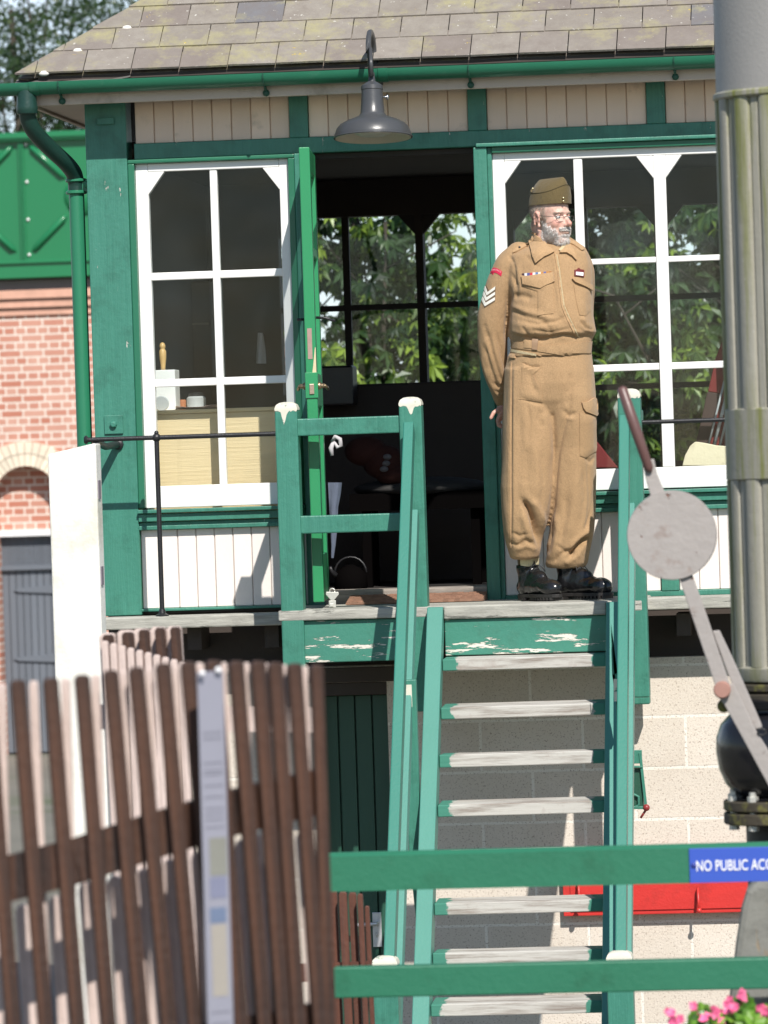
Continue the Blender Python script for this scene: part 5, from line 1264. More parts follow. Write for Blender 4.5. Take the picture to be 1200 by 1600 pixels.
b.ball(((a + c) / 2, 1.6, z0), ((c - a) / 2, .25, .05), 24, 10); b.build("cushion", M("grey_cushion", (0.045, 0.043, 0.041), .9, .2, 30), bn, smooth=True)
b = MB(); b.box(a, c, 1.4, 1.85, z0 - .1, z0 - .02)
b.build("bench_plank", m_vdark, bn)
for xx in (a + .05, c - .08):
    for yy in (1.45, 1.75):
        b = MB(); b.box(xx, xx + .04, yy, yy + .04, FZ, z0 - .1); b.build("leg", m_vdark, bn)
kt = thing("black_kettle", tuple(pt(548, 915, .5)), "black iron kettle on the floor just inside the open door", "kettle"); kt.location.z = FZ; x = pt(548, 900, .5).x
b = MB(); b.lathe((x, .5, FZ), [(.06, .002), (.075, .03), (.07, .08), (.045, .11), (.015, .125)], 24); b.build("kettle_body", m_vdark, kt, smooth=True)
b = MB(); b.tube([(x - .05, .48, FZ + .07), (x - .08, .46, FZ + .10), (x - .085, .45, FZ + .12)], [.014, .010, .008], 8); b.build("spout", m_iron, kt, smooth=True)
b = MB(); b.tube([(x + .07 * math.cos(a), .5, FZ + .09 + .07 * math.sin(a)) for a in [i * math.pi / 10 for i in range(11)]], .005, 6); b.build("handle", m_iron, kt, smooth=True)
jc = thing("blue_cloth", tuple(pt(524, 790, .12)), "faded blue cloth hanging behind the open green door", "cloth"); b = MB()
n_ = 10; vs = []
for j, (py, xl, xr_) in enumerate(((772, 513, 535), (790, 514, 533), (810, 515, 529), (830, 516, 528), (850, 517, 527), (870, 518, 525), (890, 518, 522))):
    for i in range(6):
        px = xl + (xr_ - xl) * i / 5; q = pt(px, py, .12 + .012 * math.sin(i * 2.2 + j * .4)); vs.append(q)
b.add(vs, [(j * 6 + i, (j + 1) * 6 + i, (j + 1) * 6 + i + 1, j * 6 + i + 1) for j in range(6) for i in range(5)]); b.build("cloth_folds", M("faded_denim", (0.10, 0.12, 0.17), .9, .2, 20), jc, smooth=True)
jc.location.z = pt(520, 772, .12).z
rg_ = thing("white_rag", tuple(pt(524, 680, .1)), "knotted white rag hanging above the blue cloth", "rag"); b = MB()
b.tube([pt(519, 690, .1), pt(524, 682, .09), pt(531, 686, .09), pt(533, 696, .1), pt(527, 699, .1), pt(522, 690, .1)], [.008, .01, .01, .009, .009, .006], 8)
b.tube([pt(521, 690, .1), pt(517, 700, .1), pt(519, 712, .1)], [.007, .011, .008], 8); b.build("rag_folds", M("white_rag_cloth", (0.5, 0.48, 0.5), .9), rg_, smooth=True)
bl = thing("rust_blanket", tuple(pt(590, 740, 1.5)), "rust coloured blanket with pale pompoms slumped on the bench", "blanket"); b = MB()
b.ball(pt(572, 705, 1.45), (.1, .1, .07)); b.ball(pt(600, 722, 1.45), (.1, .1, .08)); b.ball(pt(620, 742, 1.45), (.1, .1, .05)); b.build("blanket_folds", M("rust_wool", (0.06, 0.018, 0.012), .95, .2, 15), bl, smooth=True)
for px, py in ((605, 714), (603, 724), (600, 733)):
    b = MB(); b.ball(pt(px, py, 1.36), (.02, .015, .014)); b.build("pompom", M("pale_pompom", (0.18, 0.17, 0.17), .9) if "pale_pompom" not in bpy.data.materials else bpy.data.materials["pale_pompom"], bl, smooth=True)
# by the right window
m_rd = M("maroon_cloth", (0.17, 0.015, 0.015), .8, .2, 10)
fr = thing("rolled_red_flags", tuple(pt(1085, 730, .3)), "furled dark red flags with grey poles leaning inside the right window", "flags"); fr.location.z = Z(1085, 745, .3)
def slab(pts, Y, t, nm, mat, parent):
    q = [(pt(x, y, Y).x, pt(x, y, Y).z) for x, y in pts]; ar = sum(q[i][0] * q[(i + 1) % len(q)][1] - q[(i + 1) % len(q)][0] * q[i][1] for i in range(len(q)))
    if ar < 0: q = q[::-1]
    b = MB(); b.prism(q, Y, Y + t); return b.build(nm, mat, parent, bevel=.004)
slab([(1118, 560), (1140, 500), (1160, 500), (1128, 615), (1106, 612)], .3, .04, "furled_cloth", m_rd, fr)
slab([(1105, 612), (1128, 615), (1105, 735), (1078, 735)], .302, .036, "brown_cover", M("brown_cover", (0.06, 0.035, 0.03), .8), fr)
for k, o in enumerate((0, 9, 18)):
    b = MB(); b.tube([pt(1106 + o, 700, .26), pt(1132 + o, 595, .26)], .0075 if k == 1 else .005, 8); b.build("pole", M("grey_pole", (0.35, 0.37, 0.38), .4) if "grey_pole" not in bpy.data.materials else bpy.data.materials["grey_pole"], fr, smooth=True)
slab([(1118, 640), (1150, 560), (1150, 700), (1108, 700)], .29, .008, "furled_cloth", m_rd, fr)
bg = thing("cream_bag", tuple(pt(1110, 728, .1)), "crumpled cream bag lying on the inner sill of the right window", "bag"); b = MB()
n_ = 16; vs = []
outl = [(1066, 728), (1070, 712), (1078, 697), (1086, 690), (1100, 692), (1120, 696), (1150, 698), (1180, 700), (1180, 728)]
slab(outl, .09, .10, "bag_body", M("cream_canvas", (0.72, 0.64, 0.45), .8, .12, 8, bump=.8, bs=22, dirt=((0.4, 0.32, 0.22), .55, .75, 14)), bg)
bg.location.z = pt(1110, 728, .1).z
tr_ = thing("red_folded_cloth", tuple(pt(945, 730, .12)), "small dark red triangle of cloth in the right window beside the man", "cloth"); tr_.location.z = pt(945, 733, .12).z
slab([(925, 731), (925, 690), (933, 690), (966, 731)], .12, .02, "cloth_fold", m_rd, tr_)
# ================================================================== THE MAN
MY = -.42
man = thing("person", (X(850, 938, MY), MY, zL), "man in sand brown battledress and side cap standing with hands behind his back", "person")
kM = 1 / sc(MY)
def fuse(mb, voxel, smooth=6, fac=.5):
    me = bpy.data.meshes.new("tmp"); me.from_pydata(mb.v, [], mb.f); me.update()
    bm = bmesh.new(); bm.from_mesh(me); bmesh.ops.recalc_face_normals(bm, faces=bm.faces); bm.to_mesh(me); bm.free()
    o = bpy.data.objects.new("tmp", me); COL.objects.link(o)
    r = o.modifiers.new("r", 'REMESH'); r.mode = 'VOXEL'; r.voxel_size = voxel
    s_ = o.modifiers.new("s", 'SMOOTH'); s_.factor = fac; s_.iterations = smooth
    ev = o.evaluated_get(bpy.context.evaluated_depsgraph_get()); m2 = bpy.data.meshes.new_from_object(ev)
    V = np.empty(len(m2.vertices) * 3); m2.vertices.foreach_get('co', V); V = V.reshape(-1, 3)
    F = [tuple(p.vertices) for p in m2.polygons]
    bpy.data.objects.remove(o); bpy.data.meshes.remove(me); bpy.data.meshes.remove(m2)
    return V, F
def normals(V, F):
    me = bpy.data.meshes.new("n"); me.from_pydata(V.tolist(), [], F); me.update()
    N = np.empty(len(V) * 3); me.vertices.foreach_get('normal', N); bpy.data.meshes.remove(me); return N.reshape(-1, 3)
def ring_loft(mb, rings, n=40, ex=2.4, shear=None):
    """rings: (py, xl, xr, y, hy) in photo pixels; horizontal sections"""
    vs = []
    for (py, xl, xr_, y, hy) in rings:
        c = pt((xl + xr_) / 2, py, y); a = (xr_ - xl) / 2 / sc(y)
        tl = 0 if shear is None else shear * max(0, min(1, (392 - py) / 20))
        for k in range(n):
            t = 2 * math.pi * k / n; ct, st = math.cos(t), math.sin(t); dy = hy * math.copysign(abs(st) ** (2 / ex), st)
            vs.append((c.x + a * math.copysign(abs(ct) ** (2 / ex), ct), c.y + dy, c.z + dy * tl))
    m = len(rings)
    fs = [(i * n + k, i * n + (k + 1) % n, (i + 1) * n + (k + 1) % n, (i + 1) * n + k) for i in range(m - 1) for k in range(n)]
    fs += [tuple(range(n - 1, -1, -1)), tuple((m - 1) * n + k for k in range(n))]
    mb.add(vs, fs)
def limb(mb, pts, flat=1.0, n=20):
    """pts: (px, py, Y, radius px)"""
    P = [pt(a, b_, c) for a, b_, c, _ in pts]; rr = [r * kM for *_, r in pts]
    Q = []; q = []
    for i in range(len(P) - 1):
        p0, p1, p2, p3 = P[max(i - 1, 0)], P[i], P[i + 1], P[min(i + 2, len(P) - 1)]
        for k in range(5):
            t = k / 5
            Q.append(.5 * ((2 * p1) + (p2 - p0) * t + (2 * p0 - 5 * p1 + 4 * p2 - p3) * t * t + (3 * p1 - p0 - 3 * p2 + p3) * t ** 3)); q.append(rr[i] + (rr[i + 1] - rr[i]) * t)
    Q.append(P[-1]); q.append(rr[-1]); mb.tube(Q, q, n, flat=flat)
    mb.ball(Q[0], q[0], 16, 10); mb.ball(Q[-1], q[-1], 16, 10)
def crease(V, N, line, w, depth, face=True):
    w = w * .95; depth = depth * 1.15
    """press a fold (positive depth) or raise a ridge (negative) along a line seen in the photograph"""
    PX = proj(V); L = np.array(line, float); best = np.full(len(V), 1e9); tt = np.zeros(len(V)); tot = len(L) - 1
    for i in range(tot):
        a, b_ = L[i], L[i + 1]; ab = b_ - a; t = np.clip(((PX - a) @ ab) / (ab @ ab), 0, 1)
        d = np.linalg.norm(PX - (a + t[:, None] * ab), axis=1); m_ = d < best; best[m_] = d[m_]; tt[m_] = (i + t[m_]) / tot
    taper = np.clip(np.minimum(tt, 1 - tt) * 5 + .25, 0, 1)
    fr = np.clip(-(N @ (np.array([0, 1, 0]))) * 2.0, 0, 1) if face else 1
    D = depth * np.exp(-(best / w) ** 2) * taper * fr
    V -= N * D[:, None]; return V
def cloth_noise(V, N, amp, f=(7, 7, 3.5), seed=0):
    for i in range(len(V)):
        v = V[i]; q = noise.noise(Vector((v[0] * f[0] + seed, v[1] * f[1], v[2] * f[2]))) + .5 * noise.noise(Vector((v[0] * f[0] * 2.7, v[1] * f[1] * 2.7 + seed, v[2] * f[2] * 2.4)))
        V[i] += N[i] * amp * q
    return V
def finish(V, F, name, mat, parent, tint=None):
    b = MB(); b.v = [tuple(v) for v in V]; b.f = F; b.t = [.5] * len(F) if tint is None else tint
    return b.build(name, mat, parent, smooth=True)
def bvh(V, F): return BVHTree.FromPolygons([Vector(v) for v in V], F)
def decal(poly, tree_, thick, name, mat, parent, step=3.0, lift=.0005, smooth=True, puff=0.0):
    """a patch of cloth lying on the surface, its outline taken from the photograph"""
    b2 = []; n = len(poly)
    for i in range(n):
        a = Vector(poly[i]); c = Vector(poly[(i + 1) % n]); k = max(1, int((c - a).length / step))
        for j in range(k): b2.append(a.lerp(c, j / k))
    nb_ = len(b2); mnx, mxx = min(p.x for p in b2), max(p.x for p in b2); mny, mxy = min(p.y for p in b2), max(p.y for p in b2)
    pts = list(b2); y = mny + step * .6
    def inside(x, y):
        r = False; j = n - 1
        for i in range(n):
            xi, yi = poly[i]; xj, yj = poly[j]
            if (yi > y) != (yj > y) and x < (xj - xi) * (y - yi) / (yj - yi) + xi: r = not r
            j = i
        return r
    while y < mxy:
        x = mnx + step * .6
        while x < mxx:
            if inside(x, y) and min((Vector((x, y)) - p).length for p in b2) > step * .5: pts.append(Vector((x, y)))
            x += step
        y += step
    vv, ee, ff, *_ = delaunay_2d_cdt([Vector((p.x, p.y)) for p in pts], [(i, (i + 1) % nb_) for i in range(nb_)], [], 1, 1e-4)
    T = []; Bt = []; lastd = None
    for i, p in enumerate(vv):
        r = ray(p.x, p.y).normalized(); h = tree_.ray_cast(CP, r)
        if h[0] is None:
            q = CP + r * 21.6; h = tree_.find_nearest(q)
        loc, nn = h[0], h[1]
        if nn.dot(r) > 0: nn = -nn
        e = min((Vector((p.x, p.y)) - q).length for q in b2); th = thick + puff * min(1, e / 8)
        T.append(loc + nn * (th + lift)); Bt.append(loc - nn * .002)
    b = MB(); nT = len(T); fs = [tuple(f) if (T[f[1]] - T[f[0]]).cross(T[f[2]] - T[f[0]]).dot(ray(600, 800)) < 0 else tuple(f[::-1]) for f in ff]
    ed = {}
    for f in fs:
        for i in range(len(f)): ed[(f[i], f[(i + 1) % len(f)])] = 1
    side = [(a, a + nT, c + nT, c) for (a, c) in ed if (c, a) not in ed]
    b.add(T + Bt, fs + [s[::-1] for s in side]); return b.build(name, mat, parent, smooth=smooth, sharp=35)

def clothmat(name, col, weave=900):
    m, n, l, p = newmat(name); v = mapped(n, l)
    c = mix(n, l, nz(n, l, v, 7, 6, .7), sca(col, .80), sca(col, 1.16)); c = mix(n, l, ramp(n, l, nz(n, l, v, 190, 4, .8), .35, .65), c, sca(col, .74))
    l.new(c, p.inputs['Base Color']); p.inputs['Roughness'].default_value = .95; p.inputs['Specular IOR Level'].default_value = .2
    p.inputs['Sheen Weight'].default_value = .15; p.inputs['Sheen Roughness'].default_value = .5
    nn = bumpn(n, l, nz(n, l, v, 300, 3), .6, .003); nn = bumpn(n, l, nz(n, l, mapped(n, l, (1, 1, .45)), 22, 6, .65), .55, .012, nn); l.new(nn, p.inputs['Normal']); return m
KH = (0.455, 0.292, 0.155)
m_kh = clothmat("sand_brown_serge", KH); m_khs = clothmat("sand_brown_serge_edge", sca(KH, 1.12)); m_shirt = clothmat("pale_khaki_shirt", (0.62, 0.50, 0.30)); m_capc = clothmat("olive_brown_serge", (0.155, 0.115, 0.052))

# ---- body (one continuous figure under the clothes, with head, neck and hands)
hc = pt(861, 340, -.445)                       # middle of the head at eye level
HF = Vector((math.sin(R(48)), -math.cos(R(48)), -.03)).normalized(); HS = Vector((-HF.y, HF.x, 0)).normalized(); HU = HF.cross(HS) * 1.0
if HU.z < 0: HU = -HU
HU = (HU + Vector((-.03, 0, 0))).normalized()
HM = Matrix((HF, HS, HU)).transposed()
KH_ = 1.0
def hl(f, s, u): return hc + (HF * f + HS * s * .90 + HU * u) * KH_
b = MB()
def he(f, s, u, rf, rs, ru): b.ball(hl(f, s, u), (rf * KH_, rs * .9, ru * KH_), 24, 16, rot=HM)
he(-.010, 0, .035, .094, .079, .083); he(.030, 0, -.030, .064, .062, .085); he(.054, 0, -.097, .035, .035, .026); he(.020, 0, -.072, .055, .056, .035)
he(.068, 0, .020, .022, .050, .012); he(.055, .036, -.028, .028, .024, .024); he(.055, -.036, -.028, .028, .024, .024)
b.tube([hl(.083, 0, .010), hl(.097, 0, -.010), hl(.110, 0, -.027), hl(.104, 0, -.034)], [.0075, .0085, .0115, .009], 14); b.ball(hl(.109, 0, -.028), .0115)
b.ball(hl(.096, .011, -.033), .0078); b.ball(hl(.096, -.011, -.033), .0078)
he(.085, 0, -.056, .013, .026, .006); he(.083, 0, -.066, .012, .022, .006)
for sg_ in (-1, 1):
    for a in range(9):
        t = a / 8 * math.pi * 1.25 - .9
        b.ball(hl(-.012 - .014 * math.cos(t + .4) * 1.0, sg_ * (.083 + .004 * math.sin(t)), -.008 + .030 * math.sin(t + .2)), .0065, 8, 6)
    he(-.004, sg_ * .080, -.008, .012, .005, .024); b.ball(hl(.0, sg_ * .080, -.036), .008)
he(-.055, 0, -.035, .045, .058, .05)
b.tube([hl(-.022, 0, -.05), hl(-.03, 0, -.11), hl(-.045, 0, -.17)], [.055, .057, .068], 24)
neck = hl(-.045, 0, -.17)
ring_loft(b, [(385, 835, 885, -.42, .07), (400, 812, 903, -.42, .08), (440, 803, 915, -.42, .10), (500, 803, 918, -.42, .12), (560, 800, 917, -.42, .11), (600, 806, 912, -.42, .09), (615, 815, 905, -.42, .07)], 28)
limb(b, [(834, 610, -.42, 24), (828, 740, -.43, 20), (822, 850, -.42, 17), (824, 895, -.42, 9), (826, 908, -.43, 8)]); limb(b, [(890, 610, -.42, 24), (892, 740, -.42, 20), (886, 850, -.41, 17), (884, 895, -.42, 9), (890, 908, -.44, 8)])
limb(b, [(818, 412, -.42, 12), (784, 470, -.41, 15), (769, 535, -.39, 15), (778, 600, -.33, 11), (785, 630, -.285, 8)]); limb(b, [(895, 412, -.40, 12), (906, 470, -.34, 17), (900, 535, -.28, 14), (850, 600, -.23, 11), (815, 640, -.235, 8)])
# hands clasped behind the back
def finger(p0, dirs, L, r):
    p = Vector(p0); pts = [p.copy()]
    for d, l in zip(dirs, L): p = p + Vector(d).normalized() * l; pts.append(p.copy())
    b.tube(pts, [r, r * .97, r * .9, r * .7][:len(pts)], 10); b.ball(pts[-1], r * .72, 8, 6)
hp = pt(784, 640, -.275)
b.ball(hp, (.022, .040, .034), 16, 10); 
for k in range(4): finger(hp + Vector((-.006, -.028 + k * .019, -.018 + .003 * k)), [(-.45, -.05, -1), (.15, .1, -1), (.7, .1, -.5)], [.030, .022, .016], .0085 - .0004 * k)
finger(hp + Vector((-.008, -.036, .004)), [(-.9, -.4, -.65), (-.5, -.2, -1)], [.032, .026], .0095)
h2 = pt(812, 644, -.225); b.ball(h2, (.036, .022, .03), 16, 10)
for k in range(4): finger(h2 + Vector((-.03, 0, .018 - k * .014)), [(-1, -.2, -.1), (-1, -.9, -.1), (.1, -1, 0)], [.03, .024, .016], .0078)
finger(h2 + Vector((-.01, -.015, .024)), [(-1, -.5, .4), (-1, -.3, -.1)], [.026, .022], .009)
V, F = fuse(b, .0042, 3, .5)
# sculpt the face: eye sockets, mouth line, temples, ear bowl
H = (V - np.array(hc)) @ np.array(HM)          # head coordinates f, s, u
def push(c, r, d):
    global V
    w_ = np.exp(-(((H - np.array(c)) / np.array(r)) ** 2).sum(1)); V = V + w_[:, None] * (np.array(HM) @ np.array(d))[None, :]
for sg_ in (-1, 1):
    push((.088, sg_ * .031, .001), (.03, .017, .011), (-.014, 0, 0)); push((.08, sg_ * .031, -.018), (.03, .015, .005), (.002, 0, -.001)); push((-.004, sg_ * .085, -.006), (.008, .01, .016), (0, -sg_ * .005, 0))
    push((.085, sg_ * .034, -.046), (.03, .006, .016), (-.004, 0, 0)); push((.05, sg_ * .075, .015), (.03, .02, .03), (0, -sg_ * .004, 0))
push((.096, 0, -.061), (.02, .022, .0028), (-.006, 0, 0)); push((.09, 0, -.047), (.02, .006, .006), (-.003, 0, 0)); push((.09, 0, .004), (.02, .010, .010), (-.004, 0, 0))
m_skin, n, l, p = newmat("ruddy_skin"); at = n.new('ShaderNodeAttribute'); at.attribute_name = 'tint'; v = mapped(n, l)
c = mix(n, l, at.outputs['Fac'], (0.70, 0.46, 0.37), (0.62, 0.25, 0.19)); c = mix(n, l, ramp(n, l, nz(n, l, v, 60, 4, .7), .45, .8), c, (0.44, 0.20, 0.15)); l.new(c, p.inputs['Base Color'])
p.inputs['Roughness'].default_value = .5; p.inputs['Subsurface Weight'].default_value = .12; p.inputs['Subsurface Radius'].default_value = (.01, .004, .002); p.inputs['Subsurface Scale'].default_value = .5
l.new(bumpn(n, l, nz(n, l, v, 160, 4), .3, .002), p.inputs['Normal'])
H = (V - np.array(hc)) @ np.array(HM)
bl_ = np.zeros(len(V))
for c_, r_, a_ in (((.11, 0, -.028), (.02, .018, .016), .8), ((.07, .040, -.026), (.03, .02, .016), .7), ((.07, -.040, -.026), (.03, .02, .016), .7), ((-.004, .085, -.01), (.03, .012, .04), .75), ((-.004, -.085, -.01), (.03, .012, .04), .75), ((.09, 0, -.06), (.02, .022, .005), .55)):
    bl_ = np.maximum(bl_, a_ * np.exp(-(((H - np.array(c_)) / np.array(r_)) ** 2).sum(1)))
bl_[V[:, 2] < zL + 1.2] = .35
tint = [float(np.mean([bl_[i] for i in f])) for f in F]
body = finish(V, F, "body", m_skin, man, tint); bodyV, bodyF = V.copy(), F; bodyB = bvh(V, F)
m_eye = M("eye_white", (0.7, 0.68, 0.64), .2, .02); m_iris = M("grey_blue_iris", (0.10, 0.14, 0.17), .2); 
for sg_ in (-1, 1):
    eb = MB(); eb.ball(hl(.0695, sg_ * .031, .000), .0118, 16, 12); e = eb.build("eye", m_eye, body, smooth=True)
    eb = MB(); eb.ball(hl(.0775, sg_ * .032, -.001), (.0048, .0048, .0048), 12, 8, rot=HM); eb.build("iris", m_iris, e, smooth=True)
    eb = MB(); eb.tube([hl(.073, sg_ * .017, .005), hl(.0795, sg_ * .031, .008), hl(.070, sg_ * .044, .003)], [.0025, .0042, .0025], 8); eb.build("eyelid", m_skin, e, smooth=True)
# ---- beard, moustache, brows and hair: many short strands
rg = random.Random(9)
def strands(name, mat, test, num, L, r, down=.8):
    b = MB(); idx = [i for i in range(len(bodyV)) if test(Hb[i])]
    for _ in range(num):
        i = rg.choice(idx); p_ = Vector(bodyV[i]) + Vector((rg.uniform(-.002, .002), rg.uniform(-.002, .002), rg.uniform(-.002, .002))); nn = Vector(bodyN[i])
        d = (nn * .55 + Vector((rg.uniform(-.35, .35), rg.uniform(-.35, .35), -down + rg.uniform(-.2, .3)))).normalized(); l_ = L * rg.uniform(.6, 1.2); s1 = d.orthogonal().normalized() * r; s2 = d.cross(s1).normalized() * r
        p_ -= nn * .002; t = rg.random()
        mid = p_ + d * l_ * .55 + nn * .0005
        b.add([p_ + s1, p_ - s1 * .5 + s2 * .87, p_ - s1 * .5 - s2 * .87, mid + s1 * .8, mid - s1 * .4 + s2 * .7, mid - s1 * .4 - s2 * .7, p_ + d * l_ + Vector((0, 0, -.001))], [(0, 1, 4, 3), (1, 2, 5, 4), (2, 0, 3, 5), (3, 4, 6), (4, 5, 6), (5, 3, 6)], t)
    return b.build(name, mat, body, smooth=True)
Hb = (bodyV - np.array(hc)) @ np.array(HM); bodyN = normals(bodyV, bodyF)
m_beard = M("grizzled_beard", (0.84, 0.80, 0.76), .8, .15, 60, tint=.18); m_hair = M("short_grey_hair", (0.42, 0.37, 0.31), .8, .2, 60, tint=.3)
def tb(h):
    f, s, u = h
    if u < -.128 or u > -.008: return False
    if f < -.005: return False
    top = -.012 - max(0, f - .005) * .60 + .006 * math.sin(f * 300)
    if f > .075: top = -.072
    return u < top and abs(s) < .0665 and not (f < .016 and abs(s) > .060 and u > -.05)
strands("beard", m_beard, tb, 7500, .013, .00045)
strands("moustache", m_beard, lambda h: h[0] > .075 and -.056 < h[2] < -.043 and abs(h[1]) < .030, 1500, .009, .0004)
strands("eyebrows", m_hair, lambda h: h[0] > .06 and .010 < h[2] < .020 and .012 < abs(h[1]) < .044, 190, .006, .0005, .1)
strands("side_hair", m_hair, lambda h: -.10 < h[0] < .028 and -.03 < h[2] < .06 and abs(h[1]) > .045 and not (-.035 < h[0] < .012 and h[2] < .028 and abs(h[1]) > .069), 3800, .009, .0005)
# ---- spectacles
sp = MB(); m_wire = M("thin_wire_frame", (0.12, 0.11, 0.10), .3, metal=.8)
def lens(sg_, k=20):
    return [hl(.092 - .006 * abs(math.cos(2 * math.pi * i / k)) * 0 - abs(sg_ * .034 + .021 * math.copysign(abs(math.cos(2 * math.pi * i / k)) ** .8, math.cos(2 * math.pi * i / k))) * .16, sg_ * .034 + .021 * math.copysign(abs(math.cos(2 * math.pi * i / k)) ** .8, math.cos(2 * math.pi * i / k)), -.006 + .0135 * math.copysign(abs(math.sin(2 * math.pi * i / k)) ** .8, math.sin(2 * math.pi * i / k))) for i in range(k)]
gl = None
for sg_ in (-1, 1):
    q = lens(sg_); sp.tube(q + [q[0], q[1]], .0010, 6, cap=False)
    sp.tube([hl(.0835, sg_ * .055, .002), hl(.078, sg_ * .070, .002), hl(.04, sg_ * .081, .004), hl(-.005, sg_ * .083, .008), hl(-.02, sg_ * .083, -.006)], .0011, 6)
sp.tube([hl(.090, -.0135, .0), hl(.099, 0, .004), hl(.090, .0135, .0)], .0010, 6)
gl = sp.build("spectacles", m_wire, man, smooth=True)
m_lens = glassmat("spectacle_lens", 0.0, (.95, .95, .95))
for sg_ in (-1, 1):
    q = lens(sg_); bb = MB(); bb.add(q, [tuple(range(len(q)))]); bb.build("lens", m_lens, gl)
# ---- side cap
b = MB(); n_ = 40
def capring(h, a, w_, of, ex=2.2, tilt_=0.0):
    out = []
    for k in range(n_):
        t = 2 * math.pi * k / n_; ct, st = math.cos(t), math.sin(t)
        f_ = of + a * math.copysign(abs(ct) ** (2 / ex), ct); s_ = w_ * math.copysign(abs(st) ** (2 / ex), st); out.append((f_, s_, h + tilt_ * f_))
    return out
def caploft(rings):
    vs = [hl(*q) for r in rings for q in r]; m = len(rings); bb = MB()
    bb.add(vs, [(i * n_ + k, i * n_ + (k + 1) % n_, (i + 1) * n_ + (k + 1) % n_, (i + 1) * n_ + k) for i in range(m - 1) for k in range(n_)] + [tuple((m - 1) * n_ + k for k in range(n_))]); return bb
tc_ = .10
CP_ = [(.054, .0950, .080, -.004), (.07, .0945, .077, -.001), (.10, .0945, .070, .001), (.125, .0915, .057, .004), (.145, .086, .038, .008), (.158, .078, .018, .011), (.164, .070, .005, .012)]
def cpi(h):
    for i in range(len(CP_) - 1):
        if h <= CP_[i + 1][0]:
            t = (h - CP_[i][0]) / (CP_[i + 1][0] - CP_[i][0]); return [CP_[i][k] + (CP_[i + 1][k] - CP_[i][k]) * t for k in range(4)]
    return list(CP_[-1])
R1 = [capring(h, a, w_, o, 2.15, .05) for h, a, w_, o in CP_]
capo = caploft(R1).build("side_cap", m_capc, man, smooth=True)
# turned-up flap round the cap, dipping at the front and back
fl_ = []
def flapring(tt, out):
    r = []
    for k in range(n_):
        t = 2 * math.pi * k / n_; ct, st = math.cos(t), math.sin(t)
        hb = .053; ht = .102 + .028 * abs(ct) ** 2.5; h = hb + (ht - hb) * tt; _, a, w_, o = cpi(h)
        r.append((o + (a + out) * math.copysign(abs(ct) ** (2 / 2.15), ct), (w_ + out) * math.copysign(abs(st) ** (2 / 2.15), st), h + .05 * ct * a))
    return r
base_ = flapring(0, .0045); mid_ = flapring(.5, .0060); top_ = flapring(1, .0072); inn_ = flapring(1, -.002); inb_ = flapring(0, -.003)
vs = [hl(*q) for r in (inb_, base_, mid_, top_, inn_) for q in r]; bb = MB(); bb.add(vs, [(i * n_ + k, i * n_ + (k + 1) % n_, (i + 1) * n_ + (k + 1) % n_, (i + 1) * n_ + k) for i in range(4) for k in range(n_)])
bb.build("cap_flap", m_capc, capo, smooth=True, sharp=50)
bb = MB(); q_ = [hl(*q) for q in flapring(1.01, .0080)]; bb.tube(q_ + [q_[0]], .0013, 6, cap=False); bb.build("cap_seam", M("dark_cap_seam", (0.06, 0.045, 0.02), .9), capo, smooth=True)
for f_, s_, u_h in ((.0985, -.022, .066), (.098, -.022, .080)):
    bb = MB(); bb.ball(hl(f_, s_, u_h), (.0055, .0055, .0055), 10, 8); bb.build("cap_button", M("brass_button", (0.75, 0.62, 0.38), .25, .05, 20, metal=.9) if "brass_button" not in bpy.data.materials else bpy.data.materials["brass_button"], capo, smooth=True)
bb = MB(); bb.ball(hl(-.045, -.062, .122), (.005, .004, .006), 10, 8); bb.build("cap_badge", bpy.data.materials["brass_button"], capo, smooth=True)

# ---- battledress blouse
b = MB()
ring_loft(b, [(373, 842, 885, -.445, .062), (377, 833, 893, -.435, .078), (382, 820, 904, -.427, .092), (389, 806, 914, -.42, .106), (398, 796, 920, -.42, .118), (415, 792, 924, -.42, .132), (440, 793, 926, -.42, .148), (470, 796, 927, -.425, .156), (495, 795, 928, -.43, .163), (512, 794, 930, -.432, .168), (521, 793, 932, -.432, .166), (527, 796, 929, -.43, .154), (533, 799, 926, -.428, .146), (545, 798, 925, -.428, .146), (557, 797, 924, -.428, .146)], 48, 2.35, .62)
torso_end = len(b.v)
limb(b, [(812, 400, -.42, 22), (796, 420, -.42, 25), (781, 455, -.415, 24.5), (770, 500, -.405, 24.5), (770, 545, -.385, 23), (775, 580, -.36, 20), (779, 605, -.33, 15), (782, 626, -.295, 10.5)], n=24)
limb(b, [(900, 400, -.41, 20), (907, 425, -.38, 22), (908, 470, -.33, 21), (903, 525, -.28, 20), (870, 580, -.235, 17), (835, 625, -.23, 12)], n=24)
V, F = fuse(b, .0052, 5, .5); N = normals(V, F)
V = cloth_noise(V, N, .0040, (9, 9, 7), 3.1); N = normals(V, F)
